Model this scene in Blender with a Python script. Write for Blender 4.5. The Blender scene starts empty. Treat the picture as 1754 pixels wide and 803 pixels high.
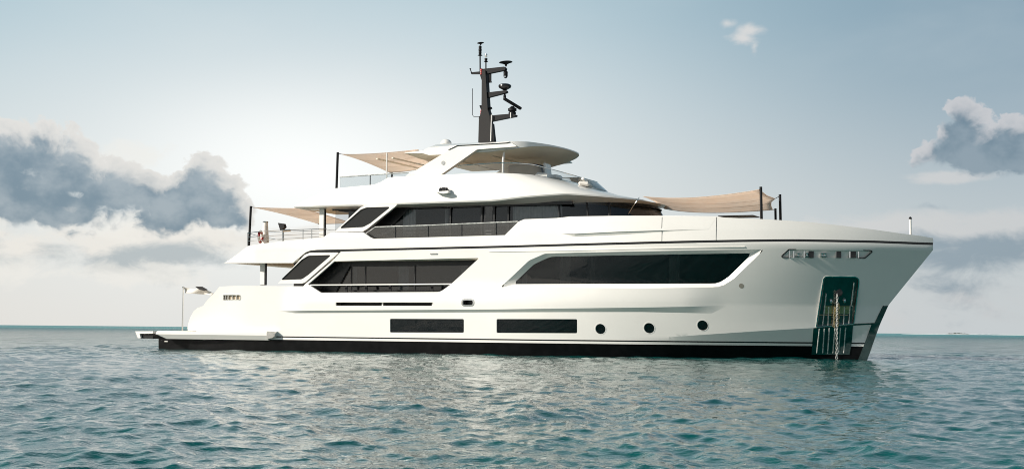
import bpy, math, random
import numpy as np
from math import sin, cos, tan, atan2, radians, pi, sqrt
from mathutils import Vector, Matrix
from mathutils.geometry import delaunay_2d_cdt

random.seed(4); RNG = np.random.default_rng(11)
S = bpy.context.scene
COL = S.collection

# ------------------------------------------------------------------ camera
# world frame = yacht frame: +X to the bow, -Y to starboard, Z up from the water, metres
TH, RHO, DIST, CAMH, FPX = radians(23.5), radians(0.54), 58.0, 1.0, 2506.0
CX, CY = 877.0, 564.3
DV = np.array([-sin(TH), cos(TH), 0.0]); RV = np.array([cos(TH), sin(TH), 0.0]); UV = np.array([0, 0, 1.0])
CAM = np.array([0.3, 0, CAMH]) - DIST * DV
cd = bpy.data.cameras.new('camera'); cam = bpy.data.objects.new('camera', cd); COL.objects.link(cam)
cd.sensor_fit = 'HORIZONTAL'; cd.sensor_width = 36.0; cd.lens = 36.0 * FPX / 1754.0
cd.shift_y = (CY - 401.5) / 1754.0
cd.clip_start = 0.1; cd.clip_end = 60000
rx = RV * cos(RHO) - UV * 0 ; 
cr = RV * cos(RHO) + UV * sin(RHO); cu = -RV * sin(RHO) + UV * cos(RHO)
m = Matrix(((cr[0], cu[0], -DV[0], CAM[0]), (cr[1], cu[1], -DV[1], CAM[1]), (cr[2], cu[2], -DV[2], CAM[2]), (0, 0, 0, 1)))
cam.matrix_world = m
S.camera = cam

# ------------------------------------------------------------------ light and exposure
SUN_AFT, SUN_EL = radians(48), radians(27)       # angle aft of the starboard beam, elevation
SD = Vector((-sin(SUN_AFT) * cos(SUN_EL), -cos(SUN_AFT) * cos(SUN_EL), sin(SUN_EL)))
sl = bpy.data.lights.new('sun', 'SUN'); sl.energy = 5.0; sl.angle = radians(2.0); sl.color = (1.0, 0.935, 0.84)
so = bpy.data.objects.new('sun', sl); COL.objects.link(so)
so.rotation_euler = (-SD).to_track_quat('-Z', 'Y').to_euler(); so.location = (-60, -80, 70)
S.view_settings.view_transform = 'Standard'; S.view_settings.look = 'None'
S.view_settings.exposure = 0.24; S.view_settings.gamma = 1.0
S.render.engine = 'CYCLES'
S.cycles.use_denoising = True
S.cycles.max_bounces = 10; S.cycles.transparent_max_bounces = 16
S.cycles.sample_clamp_indirect = 6.0; S.cycles.filter_width = 1.0

def lin(r, g, b):
    f = lambda c: (c / 255 / 12.92) if c / 255 <= 0.04045 else ((c / 255 + 0.055) / 1.055) ** 2.4
    return (f(r), f(g), f(b), 1.0)

class NT:
    """small helper for writing node trees"""
    def __init__(s, tree): s.t = tree; s.n = tree.nodes; s.l = tree.links
    def new(s, typ, **kw):
        n = s.n.new(typ)
        for k, v in kw.items(): setattr(n, k, v)
        return n
    def put(s, sock, v):
        if isinstance(v, bpy.types.NodeSocket): s.l.new(v, sock)
        elif v is not None: sock.default_value = v
    def math(s, op, a, b=None, c=None, clamp=False):
        n = s.new('ShaderNodeMath', operation=op, use_clamp=clamp)
        s.put(n.inputs[0], a); s.put(n.inputs[1], b); s.put(n.inputs[2], c); return n.outputs[0]
    def vmath(s, op, a, b=None, out=0):
        n = s.new('ShaderNodeVectorMath', operation=op)
        s.put(n.inputs[0], a); s.put(n.inputs[1], b); return n.outputs[out]
    def mix(s, fac, a, b, mode='MIX'):
        n = s.new('ShaderNodeMix', data_type='RGBA', blend_type=mode)
        s.put(n.inputs[0], fac); s.put(n.inputs[6], a); s.put(n.inputs[7], b); return n.outputs[2]
    def sstep(s, v, a, b, lo=0.0, hi=1.0):
        n = s.new('ShaderNodeMapRange', interpolation_type='SMOOTHSTEP')
        s.put(n.inputs[0], v)
        for i, x in zip((1, 2, 3, 4), (a, b, lo, hi)): s.put(n.inputs[i], x)
        return n.outputs[0]
    def noise(s, vec, scale, detail=6, rough=0.55, dist=0.0, dims='3D'):
        n = s.new('ShaderNodeTexNoise', noise_dimensions=dims); s.put(n.inputs['Vector'], vec)
        n.inputs['Scale'].default_value = scale; n.inputs['Detail'].default_value = detail
        n.inputs['Roughness'].default_value = rough; n.inputs['Distortion'].default_value = dist
        return n.outputs['Fac']
    def comb(s, x, y, z):
        n = s.new('ShaderNodeCombineXYZ'); s.put(n.inputs[0], x); s.put(n.inputs[1], y); s.put(n.inputs[2], z); return n.outputs[0]

# ------------------------------------------------------------------ sky
def sky_deg(px, py):
    """compass bearing from the view axis and elevation, in degrees, of a spot in the sky"""
    dx, dy = px - CX, py - CY
    xp = cos(RHO) * dx + sin(RHO) * dy; yp = -(-sin(RHO) * dx + cos(RHO) * dy)
    return math.degrees(atan2(xp, FPX)), math.degrees(atan2(yp, sqrt(FPX ** 2 + xp ** 2)))

W = bpy.data.worlds.new('World'); S.world = W; W.use_nodes = True
T = NT(W.node_tree); W.node_tree.nodes.clear()
tc = T.new('ShaderNodeTexCoord'); dirv = tc.outputs['Generated']
dirn = T.vmath('NORMALIZE', dirv)
sx = T.vmath('DOT_PRODUCT', dirn, tuple(RV), 1); sy = T.vmath('DOT_PRODUCT', dirn, tuple(DV), 1); sz = T.vmath('DOT_PRODUCT', dirn, (0, 0, 1), 1)
az = T.math('MULTIPLY', T.math('ARCTAN2', sx, sy), 57.29578)
el = T.math('MULTIPLY', T.math('ARCSINE', sz), 57.29578)
P = T.comb(az, el, 0.0)

def cloud_group(name, lobes, nscale, amp, lo, hi, stretch=(1, 1.5, 1), billow=False):
    """node group: sky position (deg) -> cloud density, a noise field gathered round the given lobes"""
    g = bpy.data.node_groups.new(name, 'ShaderNodeTree')
    g.interface.new_socket('P', in_out='INPUT', socket_type='NodeSocketVector')
    g.interface.new_socket('D', in_out='OUTPUT', socket_type='NodeSocketFloat')
    g.interface.new_socket('Soft', in_out='OUTPUT', socket_type='NodeSocketFloat')
    t = NT(g); i = t.new('NodeGroupInput'); o = t.new('NodeGroupOutput'); p = i.outputs[0]
    acc = None
    for (px, py, wx, wy, st) in lobes:
        a0, e0 = sky_deg(px, py)
        q = t.vmath('MULTIPLY', t.vmath('SUBTRACT', p, (a0, e0, 0)), (43.7 / wx, 43.7 / wy, 0))
        v = t.math('MULTIPLY', t.math('SUBTRACT', 1.0, t.vmath('LENGTH', q, None, 1)), st)
        if acc is None: acc = v
        else:
            n = t.new('ShaderNodeMath', operation='SMOOTH_MAX'); t.put(n.inputs[0], acc); t.put(n.inputs[1], v); n.inputs[2].default_value = 0.25; acc = n.outputs[0]
    nz = t.noise(t.vmath('MULTIPLY', p, stretch), nscale, 7, 0.62, 0.3, '2D')
    if billow:
        wv = t.vmath('ADD', t.vmath('MULTIPLY', p, stretch), t.vmath('MULTIPLY', t.comb(nz, t.noise(t.vmath('ADD', p, (7, 3, 1)), nscale * 1.7, 3, 0.55, 0.0, '2D'), 0.0), (1.1, 1.1, 0)))
        vo = t.new('ShaderNodeTexVoronoi', feature='F1', normalize=True, voronoi_dimensions='2D'); t.put(vo.inputs['Vector'], wv); vo.inputs['Scale'].default_value = nscale * 1.25
        vo.inputs['Detail'].default_value = 2.0; vo.inputs['Roughness'].default_value = 0.55; vo.inputs['Lacunarity'].default_value = 2.2
        nz = t.math('ADD', t.math('MULTIPLY', nz, 0.45), t.math('MULTIPLY', t.math('SUBTRACT', 0.92, t.math('MULTIPLY', vo.outputs['Distance'], 1.35)), 0.55))
    big = t.noise(t.vmath('MULTIPLY', p, stretch), nscale * 0.33, 2, 0.5, 0.0, '2D')
    f = t.math('ADD', acc, t.math('ADD', t.math('MULTIPLY', t.math('SUBTRACT', nz, 0.5), amp), t.math('MULTIPLY', t.math('SUBTRACT', big, 0.5), amp * 0.6)))
    t.l.new(t.sstep(f, lo, hi), o.inputs[0]); t.l.new(t.sstep(f, 0.10, 1.05), o.inputs[1])
    return g

def density(group, p, off=None, both=False):
    n = T.new('ShaderNodeGroup'); n.node_tree = group
    T.put(n.inputs[0], T.vmath('ADD', p, off) if off else p); return (n.outputs[0], n.outputs[1]) if both else n.outputs[0]

# clear sky: physical sky under a thin bright veil that is whitest towards the left-hand glow and the horizon
nish = T.new('ShaderNodeTexSky', sky_type='NISHITA'); nish.sun_disc = False
nish.sun_elevation = SUN_EL; nish.sun_rotation = atan2(SD.x, SD.y); nish.air_density = 1.0; nish.dust_density = 2.0
ga, ge = sky_deg(520, 300)
gq = T.vmath('LENGTH', T.vmath('MULTIPLY', T.vmath('SUBTRACT', P, (ga, ge, 0)), (1 / 21.0, 1 / 10.0, 0)), None, 1)
glow = T.sstep(gq, 1.35, 0.0)
glow = T.math('POWER', glow, 1.5)
elpos = T.math('MAXIMUM', el, 0.0)
up = T.sstep(elpos, 0.0, 13.0)
rgt = T.sstep(az, -4.0, 20.0)
hor = T.mix(rgt, lin(234, 231, 225), lin(205, 211, 214))
zen = T.mix(rgt, lin(170, 199, 211), lin(139, 165, 181))
veil = T.mix(up, hor, zen)
wisp = T.noise(T.vmath('MULTIPLY', P, (0.5, 1.3, 1.0)), 0.16, 5, 0.5, 0.4)
veil = T.mix(T.math('MULTIPLY', T.sstep(wisp, 0.45, 0.75), 0.22), veil, lin(214, 222, 224))
veil = T.mix(T.math('MULTIPLY', glow, 0.88), veil, lin(247, 250, 249))
up2 = T.sstep(elpos, 12.0, 32.0)
inner = T.math('POWER', T.sstep(gq, 0.55, 0.0), 1.6)
veil = T.mix(T.math('MULTIPLY', inner, 0.85), veil, (1.12, 1.13, 1.11, 1))
veil = T.mix(up2, veil, lin(42, 88, 102))
back = T.sstep(T.math('ABSOLUTE', az), 60.0, 150.0)
veil = T.mix(T.math('MULTIPLY', back, 0.75), veil, T.mix(T.sstep(elpos, 0.0, 45.0), lin(206, 208, 206), lin(110, 136, 158)))

# cumulus: left bank, right-hand cloud, and a low hazy bank
CUM = [
    (20, 265, 120, 80, 1.35), (10, 325, 170, 75, 1.4), (120, 300, 125, 64, 1.5), (215, 328, 130, 62, 1.55), (300, 350, 125, 66, 1.55), (345, 326, 82, 76, 1.5), (388, 362, 60, 52, 1.4), (90, 350, 170, 52, 1.2),
    (1650, 238, 80, 50, 1.2), (1705, 252, 95, 55, 1.3), (1765, 245, 80, 58, 1.2), (1690, 280, 50, 32, 1.0), (1625, 264, 75, 22, .9), (1655, 200, 55, 42, .9)]
g_dark = cloud_group('cloud_cumulus', CUM, 0.62, 1.7, 0.24, 0.42, (1, 1.25, 1), True)
g_low = cloud_group('cloud_low_bank', [
    (60, 420, 190, 50, 1.05), (240, 432, 190, 56, 1.15), (340, 405, 140, 36, 1.0), (520, 400, 130, 22, .55), (100, 400, 120, 30, .8), (0, 400, 90, 60, .8),
    (1540, 392, 220, 44, 1.15), (1700, 415, 200, 60, 1.2), (1620, 440, 160, 34, .9), (1640, 500, 130, 60, .5), (1620, 305, 70, 12, .75), (1290, 52, 34, 16, .72), (1278, 68, 36, 18, .6), (1292, 82, 12, 22, .6), (1245, 40, 20, 12, .5)], 0.46, 1.5, 0.05, 0.70, (0.8, 1.6, 1))
dl = density(g_low, P); dl_up = density(g_low, P, (0.35, 0.9, 0))
dd, dsoft = density(g_dark, P, None, True); dd_up = density(g_dark, P, (0.22, 0.55, 0), True)[1]
lowcol = T.mix(T.math('SUBTRACT', 1.0, dl_up), T.mix(rgt, lin(186, 195, 199), lin(142, 160, 174)), T.mix(rgt, lin(244, 240, 233), lin(206, 208, 210)))
sky = T.mix(T.math('MULTIPLY', dl, 0.95), veil, lowcol)
mott = T.noise(T.vmath('MULTIPLY', P, (1, 1.3, 1)), 0.55, 4, 0.55, 0.0, '2D')
core = T.mix(T.sstep(mott, 0.3, 0.72), T.mix(rgt, lin(118, 141, 158), lin(108, 131, 148)), T.mix(rgt, lin(164, 177, 186), lin(140, 157, 170)))
rim = T.mix(rgt, lin(236, 233, 228), lin(205, 205, 208))
lit = T.math('SUBTRACT', 1.0, T.math('ADD', T.math('MULTIPLY', dd_up, 0.75), T.math('MULTIPLY', dsoft, 0.3)))
ccol = T.mix(T.sstep(lit, 0.22, 1.0), core, rim)
g_cream = cloud_group('cloud_bright', [(60, 240, 110, 36, .8), (200, 385, 150, 34, 1.0), (90, 380, 90, 24, .8), (330, 395, 90, 26, .9), (260, 470, 200, 30, .8), (40, 465, 110, 26, .7), (200, 270, 120, 40, .7), (420, 440, 60, 36, .7)], 0.75, 1.6, 0.15, 0.75)
dc = density(g_cream, P)
sky = T.mix(T.math('MULTIPLY', dc, 0.6), sky, lin(249, 246, 239))
dsf = T.sstep(dsoft, 0.0, 0.7)
under = T.math('MULTIPLY', dd_up, 1.6, clamp=True)
alpha = T.math('ADD', T.math('MULTIPLY', dd, T.math('SUBTRACT', 1.0, under)), T.math('MULTIPLY', dsf, under))
sky = T.mix(T.math('MULTIPLY', alpha, 0.96), sky, ccol)
below = T.sstep(el, -0.6, 0.0)
sky = T.mix(below, lin(120, 150, 155), sky)
fin = T.mix(0.10, T.vmath('MULTIPLY', sky, (8.4, 8.4, 8.4)), nish.outputs[0])
bg = T.new('ShaderNodeBackground'); bg.inputs['Strength'].default_value = 0.1
T.l.new(fin, bg.inputs['Color'])
wo = T.new('ShaderNodeOutputWorld'); T.l.new(bg.outputs[0], wo.inputs['Surface'])

# ------------------------------------------------------------------ materials
def mat(name): 
    m = bpy.data.materials.new(name); m.use_nodes = True; m.node_tree.nodes.clear(); return m, NT(m.node_tree)
def finish(t, sh): 
    o = t.new('ShaderNodeOutputMaterial'); t.l.new(sh, o.inputs['Surface'])
def principled(t, base, rough, metal=0.0, coat=0.0, spec=0.5, normal=None):
    b = t.new('ShaderNodeBsdfPrincipled')
    t.put(b.inputs['Base Color'], base); t.put(b.inputs['Roughness'], rough); b.inputs['Metallic'].default_value = metal
    b.inputs['Coat Weight'].default_value = coat; b.inputs['Coat Roughness'].default_value = 0.06; b.inputs['Specular IOR Level'].default_value = spec
    if normal is not None: t.l.new(normal, b.inputs['Normal'])
    return b.outputs[0]
def paint(name, col, rough=0.3, metal=0.0, coat=0.0, var=0.06, spec=0.5, scale=1.3):
    m, t = mat(name); g = t.new('ShaderNodeNewGeometry')
    n = t.noise(g.outputs['Position'], scale, 5, 0.6)
    f = t.sstep(n, 0.35, 0.7)
    a = tuple(c * (1 - var) for c in col[:3]) + (1,); b = tuple(min(1, c * (1 + var * 0.4)) for c in col[:3]) + (1,)
    finish(t, principled(t, t.mix(f, a, b), t.math('ADD', rough, t.math('MULTIPLY', f, 0.06)), metal, coat, spec)); return m
M = {}
M['white'] = paint('white_gloss_paint', (0.83, 0.805, 0.765, 1), 0.30, coat=0.5, var=0.025, scale=0.6)
M['soffit'] = paint('soffit_panel', (0.86, 0.77, 0.63, 1), 0.5, var=0.05)
M['black'] = paint('black_gloss_paint', (0.012, 0.012, 0.013, 1), 0.25, var=0.2)
M['matblack'] = paint('dark_charcoal_paint', (0.006, 0.006, 0.008, 1), 0.55, var=0.25, spec=0.25)
M['mastgrey'] = paint('mast_grey_paint', (0.016, 0.015, 0.015, 1), 0.55, var=0.15, spec=0.25)
M['boot'] = paint('antifouling', (0.0035, 0.0035, 0.004, 1), 0.30, var=0.35, scale=3, spec=0.15)
M['teak'] = paint('teak', (0.50, 0.36, 0.22, 1), 0.6, var=0.15, scale=6)
M['steel'] = paint('stainless_steel', (0.78, 0.77, 0.75, 1), 0.14, metal=1.0, var=0.06, scale=4)
M['mirror'] = paint('polished_steel_plate', (0.19, 0.22, 0.21, 1), 0.10, metal=1.0, var=0.25, scale=1.6)
M['brightbar'] = paint('bright_rubbing_bar', (0.75, 0.74, 0.70, 1), 0.25, metal=0.35, var=0.3, scale=7)
M['brass'] = paint('chain_metal', (0.62, 0.50, 0.28, 1), 0.3, metal=0.9, var=0.3, scale=9)
M['paledeck'] = paint('pale_bounce_teak', (0.62, 0.54, 0.43, 1), 0.7, var=0.1, scale=5)  # unseen flybridge deck, paled to bounce light onto the hardtop underside
M['cushion'] = paint('cushion_fabric', (0.70, 0.66, 0.60, 1), 0.85, var=0.06)
M['beige'] = paint('beige_upholstery', (0.60, 0.49, 0.36, 1), 0.8, var=0.08)
M['taupe'] = paint('taupe_paint', (0.34, 0.31, 0.26, 1), 0.5)
M['red'] = paint('red_lens', (0.35, 0.02, 0.015, 1), 0.3)
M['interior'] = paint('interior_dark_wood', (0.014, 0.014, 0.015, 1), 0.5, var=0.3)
M['curtain'] = paint('curtain_cloth', (0.70, 0.70, 0.67, 1), 0.9, var=0.1, scale=5)
M['frame'] = paint('dark_window_frame', (0.010, 0.010, 0.012, 1), 0.35)

def glass(name, tint, refl=0.04, body=(0.028, 0.029, 0.032, 1), bodyw=0.4, rough=0.01):
    m, t = mat(name)
    tr = t.new('ShaderNodeBsdfTransparent'); tr.inputs[0].default_value = tint
    di = t.new('ShaderNodeBsdfDiffuse'); di.inputs[0].default_value = body
    mx = t.new('ShaderNodeMixShader'); mx.inputs[0].default_value = bodyw; t.l.new(tr.outputs[0], mx.inputs[1]); t.l.new(di.outputs[0], mx.inputs[2])
    gl = t.new('ShaderNodeBsdfGlossy'); gl.inputs['Roughness'].default_value = rough; gl.inputs[0].default_value = (1, 1, 1, 1)
    fr = t.new('ShaderNodeFresnel'); fr.inputs[0].default_value = 1.5
    g = t.new('ShaderNodeNewGeometry')
    bp = t.new('ShaderNodeBump'); bp.inputs['Strength'].default_value = 0.10; bp.inputs['Distance'].default_value = 0.12
    t.l.new(t.noise(g.outputs['Position'], 0.9, 2), bp.inputs['Height']); t.l.new(bp.outputs[0], gl.inputs['Normal'])
    m2 = t.new('ShaderNodeMixShader'); t.l.new(t.math('ADD', fr.outputs[0], refl - 0.04, clamp=True), m2.inputs[0]); t.l.new(mx.outputs[0], m2.inputs[1]); t.l.new(gl.outputs[0], m2.inputs[2])
    finish(t, m2.outputs[0]); return m
M['glass'] = glass('tinted_glass', (0.78, 0.80, 0.82, 1), 0.05, body=(0.010, 0.011, 0.014, 1), bodyw=0.16)
M['darkglass'] = glass('dark_glass', (0.74, 0.75, 0.75, 1), 0.05, body=(0.010, 0.010, 0.011, 1), bodyw=0.25)
M['balglass'] = glass('balustrade_glass', (0.74, 0.74, 0.74, 1), 0.06, body=(0.40, 0.38, 0.35, 1), bodyw=0.05)
M['pane'] = glass('smoked_pane', (0.30, 0.31, 0.32, 1), 0.05, body=(0.010, 0.011, 0.012, 1), bodyw=0.85)
M['clear'] = glass('clear_glass', (0.86, 0.89, 0.90, 1), 0.05, body=(0.5, 0.55, 0.58, 1), bodyw=0.06)

def sailcloth():
    m, t = mat('shade_sail_fabric'); g = t.new('ShaderNodeNewGeometry')
    n = t.noise(g.outputs['Position'], 3.5, 4, 0.5)
    c = t.mix(t.sstep(n, 0.3, 0.7), (0.94, 0.83, 0.74, 1), (0.96, 0.87, 0.79, 1))
    d = t.new('ShaderNodeBsdfDiffuse'); t.l.new(c, d.inputs[0]); tr = t.new('ShaderNodeBsdfTranslucent'); t.l.new(c, tr.inputs[0])
    mx = t.new('ShaderNodeMixShader'); mx.inputs[0].default_value = 0.68; t.l.new(d.outputs[0], mx.inputs[1]); t.l.new(tr.outputs[0], mx.inputs[2])
    finish(t, mx.outputs[0]); return m
M['sail'] = sailcloth()

# ------------------------------------------------------------------ geometry helpers
def ray(px, py):
    dx, dy = px - CX, py - CY
    xp = cos(RHO) * dx + sin(RHO) * dy; yp = -(-sin(RHO) * dx + cos(RHO) * dy)
    return DV + RV * xp / FPX + UV * yp / FPX
def at(px, py, y):
    """where the sight line meets the vertical plane Y = y"""
    v = ray(px, py); return CAM + v * ((y - CAM[1]) / v[1])
def on(px, py, fn):
    """where the sight line meets the starboard surface Y = -fn(X, Z)"""
    y = -3.4
    for _ in range(40):
        p = at(px, py, y); y = 0.45 * y + 0.55 * (-float(fn(p[0], p[2])))
    return at(px, py, y)
def xz(pts, fn): return [(p[0], p[2]) for p in (on(a, b, fn) for a, b in pts)]
def flat(y): return lambda x, z: y + 0.0 * np.asarray(x, float)

def tag(o, label=None, cat=None, group=None, kind=None):
    if label: o['label'] = label
    if cat: o['category'] = cat
    if group: o['group'] = group
    if kind: o['kind'] = kind
    return o
def empty(name, loc, label, cat, group=None):
    o = bpy.data.objects.new(name, None); COL.objects.link(o); o.location = loc; o.empty_display_size = 0.5
    return tag(o, label, cat, group)
def link(name, V, F, material, parent=None, smooth=35, normals=None):
    me = bpy.data.meshes.new(name); me.from_pydata([tuple(map(float, v)) for v in V], [], F)
    me.materials.append(material); me.update()
    o = bpy.data.objects.new(name, me); COL.objects.link(o)
    if parent is not None:
        o.parent = parent; root = parent
        off = Vector((0, 0, 0))
        while root is not None: off += Vector(root.location); root = root.parent
        me.transform(Matrix.Translation(-off))
    if normals is not None:
        me.polygons.foreach_set('use_smooth', [True] * len(me.polygons)); me.normals_split_custom_set(normals)
    elif smooth:
        me.polygons.foreach_set('use_smooth', [True] * len(me.polygons)); me.set_sharp_from_angle(angle=radians(smooth))
    return o

class MB:
    def __init__(s): s.V = []; s.F = []
    def add(s, V, F):
        k = len(s.V); s.V += [tuple(v) for v in V]; s.F += [tuple(i + k for i in f) for f in F]; return s
    def box(s, c, size, rot=(0, 0, 0), ch=0.0):
        R = (Matrix.Rotation(rot[2], 3, 'Z') @ Matrix.Rotation(rot[1], 3, 'Y') @ Matrix.Rotation(rot[0], 3, 'X'))
        hx, hy, hz = [a / 2 for a in size]; ch = min(ch, hx * .9, hy * .9, hz * .9)
        if ch <= 0:
            P = [(x * hx, y * hy, z * hz) for z in (-1, 1) for x, y in ((-1, -1), (1, -1), (1, 1), (-1, 1))]
            F = [(3, 2, 1, 0), (4, 5, 6, 7)] + [(i, (i + 1) % 4, (i + 1) % 4 + 4, i + 4) for i in range(4)]
        else:
            P = []; F = []
            oc = lambda e: [(hx - e, -hy + ch), (hx - e, hy - ch), (hx - ch, hy - e), (-hx + ch, hy - e), (-hx + e, hy - ch), (-hx + e, -hy + ch), (-hx + ch, -hy + e), (hx - ch, -hy + e)]
            rings = [[(x, y, z) for x, y in oc(e)] for e, z in ((ch, -hz), (0, -hz + ch), (0, hz - ch), (ch, hz))]
            for r_ in rings: P += r_
            for k in range(3):
                for i in range(8): F.append((k * 8 + i, k * 8 + (i + 1) % 8, k * 8 + 8 + (i + 1) % 8, k * 8 + 8 + i))
            F += [tuple(range(7, -1, -1)), tuple(range(24, 32))]
        return s.add([tuple(Vector(c) + R @ Vector(p)) for p in P], F)
    def tube(s, pts, r, n=8, cap=True):
        pts = [Vector(p) for p in pts]; rs = r if isinstance(r, (list, tuple)) else [r] * len(pts)
        V = []; F = []; ref = None
        for i, p in enumerate(pts):
            t = (pts[min(i + 1, len(pts) - 1)] - pts[max(i - 1, 0)]).normalized()
            if ref is None: ref = Vector((0, 0, 1)) if abs(t.z) < 0.9 else Vector((1, 0, 0))
            u = t.cross(ref).normalized(); w = t.cross(u).normalized()
            for k in range(n):
                a = 2 * pi * k / n; V.append(tuple(p + (u * cos(a) + w * sin(a)) * rs[i]))
        for i in range(len(pts) - 1):
            for k in range(n): F.append((i * n + k, i * n + (k + 1) % n, (i + 1) * n + (k + 1) % n, (i + 1) * n + k))
        if cap: F += [tuple(range(n - 1, -1, -1)), tuple(range((len(pts) - 1) * n, len(pts) * n))]
        return s.add(V, F)
    def lathe(s, c, prof, n=20, axis='z', tilt=None):
        V = []; F = []; R = tilt.to_matrix() if tilt is not None else Matrix.Identity(3)
        for r_, z in prof:
            for k in range(n):
                a = 2 * pi * k / n; V.append(tuple(Vector(c) + R @ Vector((max(r_, 1e-4) * cos(a), max(r_, 1e-4) * sin(a), z))))
        for i in range(len(prof) - 1):
            for k in range(n): F.append((i * n + k, i * n + (k + 1) % n, (i + 1) * n + (k + 1) % n, (i + 1) * n + k))
        F += [tuple(range(n - 1, -1, -1)), tuple(range((len(prof) - 1) * n, len(prof) * n))]
        return s.add(V, F)
    def prism(s, poly, y0, y1):
        """(X, Z) polygon carried from y0 to y1"""
        n = len(poly)
        V = [(p[0], y0, p[1]) for p in poly] + [(p[0], y1, p[1]) for p in poly]
        F = [tuple(range(n)), tuple(range(2 * n - 1, n - 1, -1))] + [(i, i + n, (i + 1) % n + n, (i + 1) % n) for i in range(n)]
        return s.add(V, F)
    def slab(s, poly, z0, z1):
        n = len(poly)
        V = [(p[0], p[1], z0) for p in poly] + [(p[0], p[1], z1) for p in poly]
        F = [tuple(range(n - 1, -1, -1)), tuple(range(n, 2 * n))] + [(i, (i + 1) % n, (i + 1) % n + n, i + n) for i in range(n)]
        return s.add(V, F)
    def build(s, name, material, parent=None, smooth=35):
        o = link(name, s.V, s.F, material, parent, smooth)
        import bmesh
        b = bmesh.new(); b.from_mesh(o.data); bmesh.ops.recalc_face_normals(b, faces=b.faces); b.to_mesh(o.data); b.free()
        if smooth: o.data.set_sharp_from_angle(angle=radians(smooth))
        return o

def fillet(poly, r, seg=5):
    n = len(poly); out = []
    rr = r if isinstance(r, (list, tuple)) else [r] * n
    for i in range(n):
        p = Vector(poly[i]); a = Vector(poly[i - 1]) - p; b = Vector(poly[(i + 1) % n]) - p
        la, lb = a.length, b.length
        if rr[i] <= 0 or la < 1e-6 or lb < 1e-6: out.append(tuple(p)); continue
        an = a.angle(b)
        if an > 3.05: out.append(tuple(p)); continue
        dlen = min(rr[i] / max(tan(an / 2), 0.05), la * 0.45, lb * 0.45)
        s_, e_ = p + a.normalized() * dlen, p + b.normalized() * dlen
        for k in range(seg + 1):
            t = k / seg; out.append(tuple(s_ * (1 - t) ** 2 + p * 2 * t * (1 - t) + e_ * t * t))
    return out
def inside(poly, X, Z):
    res = np.zeros(len(X), bool); n = len(poly)
    for i in range(n):
        x1, z1 = poly[i]; x2, z2 = poly[(i + 1) % n]
        if z1 == z2: continue
        c = ((z1 > Z) != (z2 > Z)) & (X < (x2 - x1) * (Z - z1) / (z2 - z1) + x1)
        res ^= c
    return res
def densify(poly, step, close=True):
    out = []; n = len(poly)
    for i in range(n if close else n - 1):
        a = np.array(poly[i]); b = np.array(poly[(i + 1) % n]); k = max(1, int(math.ceil(np.linalg.norm(b - a) / step)))
        for j in range(k): out.append(tuple(a + (b - a) * j / k))
    if not close: out.append(tuple(poly[-1]))
    return out
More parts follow.
